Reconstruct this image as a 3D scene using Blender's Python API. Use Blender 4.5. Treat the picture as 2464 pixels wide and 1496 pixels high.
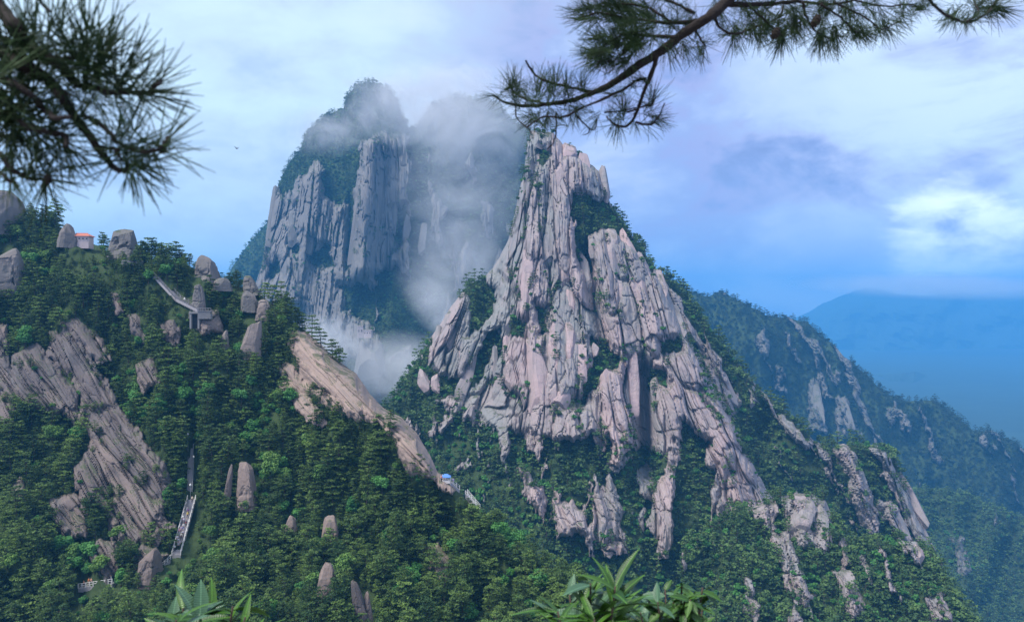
import bpy, bmesh, math, random
import numpy as np
from mathutils import Vector, Matrix, Euler

R = math.radians
for o in list(bpy.data.objects):
    bpy.data.objects.remove(o, do_unlink=True)
sc = bpy.context.scene
COL = sc.collection
random.seed(7)
RNG = np.random.default_rng(11)

# ------------------------------------------------------------------ camera
# survey frame: 2463 x 1496 units, focal length 1792 units, level camera at the origin looking along +Y
CX, CY, FL = 1231.5, 748.0, 1792.0
cd = bpy.data.cameras.new('camera')
cam = bpy.data.objects.new('camera', cd)
COL.objects.link(cam)
cam.location = (0, 0, 0)
cam.rotation_euler = (R(90), 0, 0)
cd.sensor_width = 36.0
cd.lens = FL / 2463.0 * 36.0
cd.clip_start = 0.05
cd.clip_end = 30000
cd.dof.use_dof = True
cd.dof.focus_distance = 120.0
cd.dof.aperture_fstop = 5.6
sc.camera = cam

# ------------------------------------------------------------------ render settings
sc.render.engine = 'CYCLES'
sc.cycles.use_denoising = True
sc.cycles.max_bounces = 6
sc.cycles.diffuse_bounces = 3
sc.cycles.glossy_bounces = 2
sc.cycles.transmission_bounces = 2
sc.cycles.transparent_max_bounces = 8
sc.cycles.volume_bounces = 2
sc.cycles.volume_step_rate = 1.0
sc.cycles.volume_max_steps = 96
sc.view_settings.view_transform = 'Standard'
sc.view_settings.look = 'None'
sc.view_settings.gamma = 1.0
sc.view_settings.exposure = 0.82
sc.view_settings.use_curve_mapping = False

# ------------------------------------------------------------------ node helpers
def nd(nt, typ, loc=None, **kw):
    n = nt.nodes.new(typ)
    for k, v in kw.items():
        if k == 'ins':
            for i, val in v.items():
                n.inputs[i].default_value = val
        else:
            setattr(n, k, v)
    return n
def lk(nt, a, b): nt.links.new(a, b)
def ramp(nt, fac, stops):
    r = nt.nodes.new('ShaderNodeValToRGB')
    e = r.color_ramp.elements
    while len(e) < len(stops): e.new(0.5)
    for i, (p, c) in enumerate(stops):
        e[i].position = p; e[i].color = (c[0], c[1], c[2], 1) if not isinstance(c, (int, float)) else (c, c, c, 1)
    lk(nt, fac, r.inputs[0])
    return r.outputs[0]
def mixc(nt, fac, a, b, blend='MIX'):
    m = nt.nodes.new('ShaderNodeMix'); m.data_type = 'RGBA'; m.blend_type = blend
    for s, v in ((m.inputs[0], fac), (m.inputs[6], a), (m.inputs[7], b)):
        if hasattr(v, 'is_linked') or isinstance(v, bpy.types.NodeSocket): lk(nt, v, s)
        elif isinstance(v, (int, float)): s.default_value = v
        else: s.default_value = (v[0], v[1], v[2], 1)
    return m.outputs[2]
def mth(nt, op, a, b=None, c=None, clamp=False):
    m = nt.nodes.new('ShaderNodeMath'); m.operation = op; m.use_clamp = clamp
    for i, v in enumerate((a, b, c)):
        if v is None: continue
        if isinstance(v, bpy.types.NodeSocket): lk(nt, v, m.inputs[i])
        else: m.inputs[i].default_value = v
    return m.outputs[0]
def vmul(nt, v, s):
    m = nt.nodes.new('ShaderNodeVectorMath'); m.operation = 'MULTIPLY'
    lk(nt, v, m.inputs[0]); m.inputs[1].default_value = s
    return m.outputs[0]
def noise(nt, vec, scale, detail=4.0, rough=0.55, dist=0.0):
    n = nt.nodes.new('ShaderNodeTexNoise')
    n.inputs['Scale'].default_value = scale; n.inputs['Detail'].default_value = detail
    n.inputs['Roughness'].default_value = rough; n.inputs['Distortion'].default_value = dist
    if vec is not None: lk(nt, vec, n.inputs['Vector'])
    return n.outputs[0]
def maprange(nt, v, a, b, c=0.0, d=1.0, smooth=True):
    m = nt.nodes.new('ShaderNodeMapRange')
    m.interpolation_type = 'SMOOTHSTEP' if smooth else 'LINEAR'
    lk(nt, v, m.inputs[0])
    for i, x in enumerate((a, b, c, d)): m.inputs[1 + i].default_value = x
    return m.outputs[0]

# ------------------------------------------------------------------ world: broken cloud over a blue sky
SUN_EL, SUN_AZ = R(58), R(-118)         # azimuth from +Y, negative = to the left; the sun stands behind the left shoulder
world = bpy.data.worlds.new('World'); sc.world = world; world.use_nodes = True
wn = world.node_tree; wn.nodes.clear()
tc = nd(wn, 'ShaderNodeTexCoord')
DIR = tc.outputs['Generated']
sky = nd(wn, 'ShaderNodeTexSky', sky_type='NISHITA', sun_disc=False)
sky.sun_elevation = SUN_EL; sky.sun_rotation = SUN_AZ; sky.altitude = 1600
skyc = vmul(wn, sky.outputs[0], (0.10, 0.10, 0.10))
dv = vmul(wn, DIR, (1.0, 1.0, 2.2))
n1 = noise(wn, dv, 3.4, 8, 0.56, 0.5)
n2 = noise(wn, dv, 8.0, 8, 0.58, 0.4)
nn = mth(wn, 'ADD', mth(wn, 'MULTIPLY', n1, 0.65), mth(wn, 'MULTIPLY', n2, 0.35))
cloud = ramp(wn, nn, [(0.38, (0.34, 0.41, 0.74)), (0.43, (0.40, 0.48, 0.86)), (0.48, (0.53, 0.56, 0.95)), (0.52, (0.50, 0.60, 1.00)), (0.57, (0.60, 0.72, 1.08)), (0.65, (0.84, 0.95, 1.18))])
def glow(direction, c0, c1):
    v = Vector(direction).normalized()
    d = nd(wn, 'ShaderNodeVectorMath', operation='DOT_PRODUCT')
    lk(wn, DIR, d.inputs[0]); d.inputs[1].default_value = v
    return maprange(wn, d.outputs['Value'], math.cos(R(c0)), math.cos(R(c1)))
gl = glow((-0.46, 1.0, 0.28), 28, 3)        # thin bright overcast to the left
gr = glow((0.80, 1.0, 0.42), 26, 2)
gs = glow((0.602, 1.0, 0.080), 6.4, 0.0)      # gap in the cloud with sunlit vapour
n3 = noise(wn, dv, 15.0, 8, 0.6, 0.5)
gs2 = maprange(wn, mth(wn, 'ADD', gs, mth(wn, 'MULTIPLY', mth(wn, 'SUBTRACT', mth(wn, 'ADD', mth(wn, 'MULTIPLY', n3, 0.5), mth(wn, 'MULTIPLY', n2, 0.5)), 0.5), 3.0)), 0.32, 1.25)
c1 = mixc(wn, mth(wn, 'MULTIPLY', gl, mth(wn, 'ADD', maprange(wn, nn, 0.36, 0.6, 0.0, 0.45), 0.5)), cloud, (1.00, 1.26, 1.36))
c1 = mixc(wn, mth(wn, 'MULTIPLY', gr, maprange(wn, nn, 0.40, 0.56)), c1, (1.0, 1.2, 1.4))
c1 = mixc(wn, gs2, c1, (1.75, 1.95, 2.0))
sz = nd(wn, 'ShaderNodeSeparateXYZ'); lk(wn, DIR, sz.inputs[0])      # pale top cloud goes on overhead, whitened out of view for less blue light
c1 = mixc(wn, mth(wn, 'MULTIPLY', maprange(wn, sz.outputs[2], 0.25, 0.6), 0.75), c1, mixc(wn, nn, (0.72, 0.84, 1.0), (0.98, 1.05, 1.1)))
fin = mixc(wn, 0.12, c1, skyc)
bg = nd(wn, 'ShaderNodeBackground'); bg.inputs[1].default_value = 0.57
lk(wn, fin, bg.inputs[0])
wo = nd(wn, 'ShaderNodeOutputWorld'); lk(wn, bg.outputs[0], wo.inputs[0])

# ------------------------------------------------------------------ sun (veiled)
sd = bpy.data.lights.new('sun', 'SUN'); sd.energy = 2.9; sd.angle = R(20); sd.color = (1.0, 0.94, 0.87)
sun = bpy.data.objects.new('sun', sd); COL.objects.link(sun)
sdir = Vector((math.sin(SUN_AZ) * math.cos(SUN_EL), math.cos(SUN_AZ) * math.cos(SUN_EL), math.sin(SUN_EL)))
sun.rotation_euler = sdir.to_track_quat('Z', 'Y').to_euler()

# ------------------------------------------------------------------ numeric noise
def _h(ix, iy, seed):
    h = (ix.astype(np.int64) * 374761393 + iy.astype(np.int64) * 668265263 + seed * 974634777) & 0xffffffff
    h = ((h ^ (h >> 13)) * 1274126177) & 0xffffffff
    h = ((h ^ (h >> 15)) * 2246822519) & 0xffffffff
    return ((h ^ (h >> 16)) & 0xffffff) / float(0x1000000)
def vnoise(x, y, seed=0):
    ix, iy = np.floor(x), np.floor(y); fx, fy = x - ix, y - iy
    fx = fx * fx * fx * (fx * (fx * 6 - 15) + 10); fy = fy * fy * fy * (fy * (fy * 6 - 15) + 10)
    a, b = _h(ix, iy, seed), _h(ix + 1, iy, seed); c, d = _h(ix, iy + 1, seed), _h(ix + 1, iy + 1, seed)
    return (a + (b - a) * fx) * (1 - fy) + (c + (d - c) * fx) * fy
def fbm(x, y, seed=0, octv=4, gain=0.5):
    s, a, t = 0.0, 1.0, 0.0
    for i in range(octv):
        s = s + a * vnoise(x * 2 ** i + i * 17.3, y * 2 ** i + i * 9.1, seed + i); t += a; a *= gain
    return s / t * 2 - 1
def worley(x, y, seed=0):
    ix, iy = np.floor(x), np.floor(y)
    f1 = np.full(x.shape, 9.0); f2 = np.full(x.shape, 9.0); cid = np.zeros(x.shape)
    for dx in (-1, 0, 1):
        for dy in (-1, 0, 1):
            cx, cy = ix + dx, iy + dy
            qx = cx + 0.1 + 0.8 * _h(cx, cy, seed); qy = cy + 0.1 + 0.8 * _h(cx, cy, seed + 1)
            d = np.hypot(qx - x, qy - y)
            rid = _h(cx, cy, seed + 2)
            m = d < f1
            f2 = np.where(m, f1, np.minimum(f2, d)); cid = np.where(m, rid, cid); f1 = np.where(m, d, f1)
    return f1, f2, cid
def worley_plane(x, y, seed=0):
    """cells with a tilted plane each: nearest distances, two cell ids, plane height"""
    ix, iy = np.floor(x), np.floor(y)
    f1 = np.full(x.shape, 9.0); f2 = np.full(x.shape, 9.0); cid = np.zeros(x.shape); pl = np.zeros(x.shape)
    for dx in (-1, 0, 1):
        for dy in (-1, 0, 1):
            cx, cy = ix + dx, iy + dy
            ex = x - (cx + 0.1 + 0.8 * _h(cx, cy, seed)); ey = y - (cy + 0.1 + 0.8 * _h(cx, cy, seed + 1))
            d = np.maximum(np.hypot(ex, ey) * 0.75, np.maximum(np.abs(ex), np.abs(ey)) * 0.95)
            m = d < f1
            f2 = np.where(m, f1, np.minimum(f2, d)); cid = np.where(m, _h(cx, cy, seed + 2), cid)
            pl = np.where(m, (_h(cx, cy, seed + 3) - 0.5) * ex * 2 + (_h(cx, cy, seed + 4) - 0.5) * ey * 1.2, pl); f1 = np.where(m, d, f1)
    return f1, f2, cid, pl
def sstep(a, b, x):
    t = np.clip((x - a) / (b - a), 0, 1); return t * t * (3 - 2 * t)
def polysd(px, py, poly):
    """signed distance, positive inside, for arrays"""
    poly = np.array(poly, float); n = len(poly)
    out = np.full(px.shape, -60.0)
    x0, y0 = poly.min(0) - 45; x1, y1 = poly.max(0) + 45
    m = (px > x0) & (px < x1) & (py > y0) & (py < y1)
    if not m.any(): return out
    X, Y = px[m], py[m]
    d = np.full(X.shape, 1e9); ins = np.zeros(X.shape, bool)
    for i in range(n):
        ax, ay = poly[i]; bx, by = poly[(i + 1) % n]
        ex, ey = bx - ax, by - ay
        t = np.clip(((X - ax) * ex + (Y - ay) * ey) / (ex * ex + ey * ey + 1e-9), 0, 1)
        d = np.minimum(d, np.hypot(X - ax - t * ex, Y - ay - t * ey))
        c = ((ay > Y) != (by > Y)) & (X < (bx - ax) * (Y - ay) / (by - ay + 1e-12) + ax)
        ins ^= c
    out[m] = np.where(ins, d, -d)
    return out
def P(px, py, Y):
    return Vector(((px - CX) / FL * Y, Y, (CY - py) / FL * Y))

# ------------------------------------------------------------------ materials
def newmat(name):
    m = bpy.data.materials.new(name); m.use_nodes = True
    nt = m.node_tree; nt.nodes.clear()
    out = nd(nt, 'ShaderNodeOutputMaterial')
    return m, nt, out
def principled(nt, out, col, rough=0.85, spec=0.2, normal=None):
    b = nd(nt, 'ShaderNodeBsdfPrincipled')
    if isinstance(col, bpy.types.NodeSocket): lk(nt, col, b.inputs['Base Color'])
    else: b.inputs['Base Color'].default_value = (col[0], col[1], col[2], 1)
    if isinstance(rough, bpy.types.NodeSocket): lk(nt, rough, b.inputs['Roughness'])
    else: b.inputs['Roughness'].default_value = rough
    b.inputs['Specular IOR Level'].default_value = spec
    if normal is not None: lk(nt, normal, b.inputs['Normal'])
    lk(nt, b.outputs[0], out.inputs[0])
    return b
def rock_mat(name, grey, pink, ground=(0.030, 0.055, 0.022), ground2=(0.055, 0.085, 0.030), fscale=1.0):
    m, nt, out = newmat(name)
    at = lambda n: nd(nt, 'ShaderNodeAttribute', attribute_name=n)
    rock = at('rock').outputs['Fac']; tint = at('tint').outputs['Fac']; st = at('st').outputs['Vector']
    geo = nd(nt, 'ShaderNodeNewGeometry'); pos = geo.outputs['Position']
    blot = noise(nt, pos, 0.16 * fscale, 5, 0.6)
    fine = noise(nt, pos, 1.6 * fscale, 5, 0.65)
    streak = noise(nt, vmul(nt, st, (0.55 * fscale, 0.055 * fscale, 0)), 1.0, 6, 0.6, 0.4)
    streak2 = noise(nt, vmul(nt, st, (2.2 * fscale, 0.16 * fscale, 0)), 1.0, 5, 0.6, 0.3)
    f = mth(nt, 'ADD', tint, mth(nt, 'MULTIPLY', mth(nt, 'SUBTRACT', blot, 0.5), 1.1), clamp=True)
    col = mixc(nt, f, grey, pink)
    # lichen and water stains running down the face
    col = mixc(nt, mth(nt, 'MULTIPLY', maprange(nt, streak, 0.52, 0.70), 0.55), col, (0.15, 0.155, 0.155))
    col = mixc(nt, mth(nt, 'MULTIPLY', maprange(nt, streak2, 0.55, 0.72), 0.40), col, (0.13, 0.14, 0.14))
    col = mixc(nt, mth(nt, 'MULTIPLY', maprange(nt, streak2, 0.28, 0.42, 1, 0), 0.18), col, (0.50, 0.45, 0.42))
    col = mixc(nt, mth(nt, 'MULTIPLY', maprange(nt, fine, 0.50, 0.72), 0.35), col, (0.20, 0.20, 0.19))
    # moss and grass on ledges
    sep = nd(nt, 'ShaderNodeSeparateXYZ'); lk(nt, geo.outputs['True Normal'], sep.inputs[0])
    up = mth(nt, 'ADD', sep.outputs[2], mth(nt, 'MULTIPLY', mth(nt, 'SUBTRACT', fine, 0.5), 0.7))
    moss = mth(nt, 'MULTIPLY', maprange(nt, up, 0.66, 0.86), maprange(nt, blot, 0.42, 0.6))
    gcol = mixc(nt, fine, ground, ground2)
    col = mixc(nt, mth(nt, 'MULTIPLY', moss, 0.8), col, gcol)
    rk = maprange(nt, mth(nt, 'ADD', rock, mth(nt, 'MULTIPLY', mth(nt, 'SUBTRACT', fine, 0.5), 0.8)), 0.35, 0.65)
    col = mixc(nt, rk, gcol, col)
    hgt = mth(nt, 'ADD', mth(nt, 'MULTIPLY', streak2, 0.9), mth(nt, 'ADD', mth(nt, 'MULTIPLY', fine, 0.6), mth(nt, 'MULTIPLY', streak, 0.8)))
    bp = nd(nt, 'ShaderNodeBump'); bp.inputs['Strength'].default_value = 0.45; bp.inputs['Distance'].default_value = 0.6 / fscale
    lk(nt, hgt, bp.inputs['Height'])
    principled(nt, out, col, 0.9, 0.15, bp.outputs[0])
    return m
def leaf_mat(name, c1, c2, c3, trans=0.2, nscale=0.9):
    m, nt, out = newmat(name)
    oi = nd(nt, 'ShaderNodeObjectInfo')
    geo = nd(nt, 'ShaderNodeNewGeometry')
    n = noise(nt, geo.outputs['Position'], nscale, 2, 0.5)
    col = mixc(nt, oi.outputs['Random'], c1, c2)
    col = mixc(nt, maprange(nt, n, 0.45, 0.75), col, c3)
    d = nd(nt, 'ShaderNodeBsdfPrincipled'); lk(nt, col, d.inputs['Base Color']); d.inputs['Roughness'].default_value = 0.6
    d.inputs['Specular IOR Level'].default_value = 0.25
    t = nd(nt, 'ShaderNodeBsdfTranslucent'); lk(nt, col, t.inputs[0])
    mx = nd(nt, 'ShaderNodeMixShader'); mx.inputs[0].default_value = trans
    lk(nt, d.outputs[0], mx.inputs[1]); lk(nt, t.outputs[0], mx.inputs[2]); lk(nt, mx.outputs[0], out.inputs[0])
    return m
def plain_mat(name, c, rough=0.7, var=0.25, scale=6.0, bump=0.0, spec=0.3):
    m, nt, out = newmat(name)
    tcn = nd(nt, 'ShaderNodeTexCoord')
    n = noise(nt, tcn.outputs['Object'], scale, 5, 0.6)
    col = mixc(nt, n, [x * (1 - var) for x in c], [min(1, x * (1 + var)) for x in c])
    nor = None
    if bump:
        bp = nd(nt, 'ShaderNodeBump'); bp.inputs['Strength'].default_value = bump; bp.inputs['Distance'].default_value = 0.02
        lk(nt, n, bp.inputs['Height']); nor = bp.outputs[0]
    principled(nt, out, col, rough, spec, nor)
    return m
M = {}
M['rock_near'] = rock_mat('granite_near', (0.125, 0.108, 0.108), (0.37, 0.28, 0.235), fscale=1.6)
M['rock_mid'] = rock_mat('granite_mid', (0.245, 0.25, 0.25), (0.46, 0.345, 0.345), fscale=0.8)
M['rock_far'] = rock_mat('granite_far', (0.155, 0.155, 0.15), (0.25, 0.225, 0.205), fscale=0.5)
M['boulder'] = rock_mat('granite_weathered', (0.16, 0.155, 0.15), (0.34, 0.27, 0.235), fscale=1.4)
M['far_hill'] = plain_mat('far_forest', (0.035, 0.07, 0.06), 0.95, 0.35, 0.01)
M['pine'] = leaf_mat('pine_foliage', (0.034, 0.080, 0.022), (0.170, 0.275, 0.060), (0.028, 0.062, 0.020))
M['yellowish'] = leaf_mat('yellow_green_foliage', (0.11, 0.24, 0.05), (0.17, 0.30, 0.06), (0.07, 0.18, 0.05), 0.3)
M['broad'] = leaf_mat('broadleaf_foliage', (0.060, 0.20, 0.045), (0.12, 0.33, 0.07), (0.05, 0.16, 0.045), 0.3)
M['far_leaf'] = leaf_mat('far_foliage', (0.046, 0.102, 0.032), (0.135, 0.235, 0.062), (0.042, 0.090, 0.030), 0.2, 0.12)
M['dark_leaf'] = leaf_mat('cloudshade_conifer', (0.016, 0.040, 0.026), (0.035, 0.070, 0.038), (0.016, 0.038, 0.026), 0.1, 0.12)  # cloud shade over the far ridge is put into this darker leaf colour
M['bark'] = plain_mat('pine_bark', (0.075, 0.055, 0.045), 0.9, 0.4, 9.0, 0.5)
M['needle'] = leaf_mat('pine_needle', (0.020, 0.045, 0.018), (0.040, 0.085, 0.026), (0.02, 0.042, 0.02), 0.15, 25.0)
M['twig'] = plain_mat('twig_bark', (0.022, 0.018, 0.017), 0.9, 0.4, 60.0, 0.6)
M['cone'] = plain_mat('pine_cone_scale', (0.025, 0.02, 0.016), 0.9, 0.4, 60.0, 0.6)
def shrub_leaf_mat(name, c1, c2):
    m, nt, out = newmat(name)
    oi = nd(nt, 'ShaderNodeObjectInfo'); uvn = nd(nt, 'ShaderNodeTexCoord')
    sx = nd(nt, 'ShaderNodeSeparateXYZ'); lk(nt, uvn.outputs['Object'], sx.inputs[0])
    col = mixc(nt, oi.outputs['Random'], c1, c2)
    rib = maprange(nt, mth(nt, 'ABSOLUTE', sx.outputs[0]), 0.0004, 0.0016, 1, 0)
    col = mixc(nt, mth(nt, 'MULTIPLY', rib, 0.6), col, [x * 2.2 for x in c2])
    n = noise(nt, uvn.outputs['Object'], 60, 4, 0.6)
    col = mixc(nt, maprange(nt, n, 0.5, 0.75, 0, 0.5), col, [x * 0.55 for x in c1])
    wv = nd(nt, 'ShaderNodeTexWave', bands_direction='Y'); wv.inputs['Scale'].default_value = 55; wv.inputs['Distortion'].default_value = 1.5; lk(nt, uvn.outputs['Object'], wv.inputs['Vector'])
    bp = nd(nt, 'ShaderNodeBump'); bp.inputs['Strength'].default_value = 0.4; bp.inputs['Distance'].default_value = 0.002; lk(nt, wv.outputs['Fac'], bp.inputs['Height'])
    d = nd(nt, 'ShaderNodeBsdfPrincipled'); lk(nt, col, d.inputs['Base Color']); d.inputs['Roughness'].default_value = 0.38; d.inputs['Specular IOR Level'].default_value = 0.5; lk(nt, bp.outputs[0], d.inputs['Normal'])
    t = nd(nt, 'ShaderNodeBsdfTranslucent'); lk(nt, col, t.inputs[0])
    mx = nd(nt, 'ShaderNodeMixShader'); mx.inputs[0].default_value = 0.25
    lk(nt, d.outputs[0], mx.inputs[1]); lk(nt, t.outputs[0], mx.inputs[2]); lk(nt, mx.outputs[0], out.inputs[0])
    return m
M['leaf'] = shrub_leaf_mat('shrub_leaf', (0.020, 0.075, 0.014), (0.075, 0.185, 0.024))
M['leaf_pale'] = shrub_leaf_mat('shrub_leaf_glaucous', (0.055, 0.14, 0.075), (0.10, 0.20, 0.11))
M['stone'] = plain_mat('cut_stone', (0.25, 0.245, 0.24), 0.85, 0.3, 1.5, 0.3)
M['step'] = plain_mat('worn_step', (0.40, 0.38, 0.39), 0.85, 0.3, 1.5, 0.3)
M['pale_wall'] = plain_mat('pale_wall', (0.58, 0.48, 0.46), 0.85, 0.15, 0.4)
M['red_roof'] = plain_mat('red_roof', (0.50, 0.17, 0.12), 0.7, 0.2, 2.0)
M['dark'] = plain_mat('dark_opening', (0.03, 0.03, 0.035), 0.8, 0.2, 2.0)
M['blue'] = plain_mat('blue_canvas', (0.10, 0.25, 0.62), 0.6, 0.12, 2.0)
M['white'] = plain_mat('white_paint', (0.78, 0.76, 0.74), 0.6, 0.08, 2.0)
M['grey_metal'] = plain_mat('grey_metal', (0.30, 0.32, 0.34), 0.5, 0.15, 3.0)

# ------------------------------------------------------------------ object helpers
def tag(o, label=None, cat=None, group=None, kind=None):
    if label: o['label'] = label
    if cat: o['category'] = cat
    if group: o['group'] = group
    if kind: o['kind'] = kind
    return o
def mesh_np(name, verts, faces, mat=None, smooth=True):
    """verts (N,3); faces (M,k) of one size"""
    me = bpy.data.meshes.new(name)
    verts = np.asarray(verts, np.float32); faces = np.asarray(faces, np.int32)
    k = faces.shape[1]
    me.vertices.add(len(verts)); me.vertices.foreach_set('co', verts.ravel())
    me.loops.add(faces.size); me.loops.foreach_set('vertex_index', faces.ravel())
    me.polygons.add(len(faces))
    me.polygons.foreach_set('loop_start', np.arange(0, faces.size, k, dtype=np.int32))
    me.polygons.foreach_set('loop_total', np.full(len(faces), k, np.int32))
    me.polygons.foreach_set('use_smooth', np.full(len(faces), smooth))
    me.update(calc_edges=True); me.validate()
    if mat: me.materials.append(mat)
    return me
def fattr(me, name, vals):
    a = me.attributes.new(name, 'FLOAT', 'POINT'); a.data.foreach_set('value', np.asarray(vals, np.float32).ravel())
def vattr(me, name, vals):
    a = me.attributes.new(name, 'FLOAT_VECTOR', 'POINT'); a.data.foreach_set('vector', np.asarray(vals, np.float32).ravel())
def link(name, me, parent=None, loc=None):
    o = bpy.data.objects.new(name, me); COL.objects.link(o)
    if parent is not None: o.parent = parent
    if loc is not None: o.location = loc
    return o
def empty(name, loc=(0, 0, 0), rz=0.0):
    o = bpy.data.objects.new(name, None); COL.objects.link(o)
    o.location = loc; o.rotation_euler = (0, 0, rz); o.empty_display_size = 0.3
    return o
class MB:
    """collects boxes / tubes into one mesh"""
    def __init__(s): s.v = []; s.f = []
    def box(s, c, size, rz=0.0, rot=None):
        b = len(s.v); mt = rot if rot is not None else Matrix.Rotation(rz, 3, 'Z')
        for dz in (-.5, .5):
            for dy in (-.5, .5):
                for dx in (-.5, .5):
                    s.v.append(Vector(c) + mt @ Vector((dx * size[0], dy * size[1], dz * size[2])))
        for q in ((0, 2, 3, 1), (4, 5, 7, 6), (0, 1, 5, 4), (2, 6, 7, 3), (0, 4, 6, 2), (1, 3, 7, 5)):
            s.f.append([b + i for i in q])
        return s
    def tube(s, pts, rad, sides=6):
        pts = [Vector(p) for p in pts]; n = len(pts)
        if not hasattr(rad, '__len__'): rad = [rad] * n
        b0 = len(s.v); up = Vector((0.13, 0.21, 0.97))
        for i, p in enumerate(pts):
            t = (pts[min(i + 1, n - 1)] - pts[max(i - 1, 0)]).normalized()
            a = t.cross(up)
            if a.length < 1e-3: a = t.cross(Vector((1, 0, 0)))
            a.normalize(); c = t.cross(a)
            for k in range(sides):
                th = 2 * math.pi * k / sides
                s.v.append(p + (a * math.cos(th) + c * math.sin(th)) * rad[i])
        for i in range(n - 1):
            for k in range(sides):
                k2 = (k + 1) % sides
                s.f.append([b0 + i * sides + k, b0 + i * sides + k2, b0 + (i + 1) * sides + k2, b0 + (i + 1) * sides + k])
        s.f.append([b0 + k for k in range(sides)][::-1]); s.f.append([b0 + (n - 1) * sides + k for k in range(sides)])
        return s
    def poly(s, verts, faces):
        b = len(s.v); s.v += [Vector(v) for v in verts]; s.f += [[b + i for i in f] for f in faces]; return s
    def mesh(s, name, mat, smooth=False):
        me = bpy.data.meshes.new(name); me.from_pydata([tuple(v) for v in s.v], [], s.f)
        me.polygons.foreach_set('use_smooth', [smooth] * len(me.polygons)); me.materials.append(mat); me.update()
        return me
    def build(s, name, mat, parent=None, smooth=False, loc=None):
        return link(name, s.mesh(name, mat, smooth), parent, loc)

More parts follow.
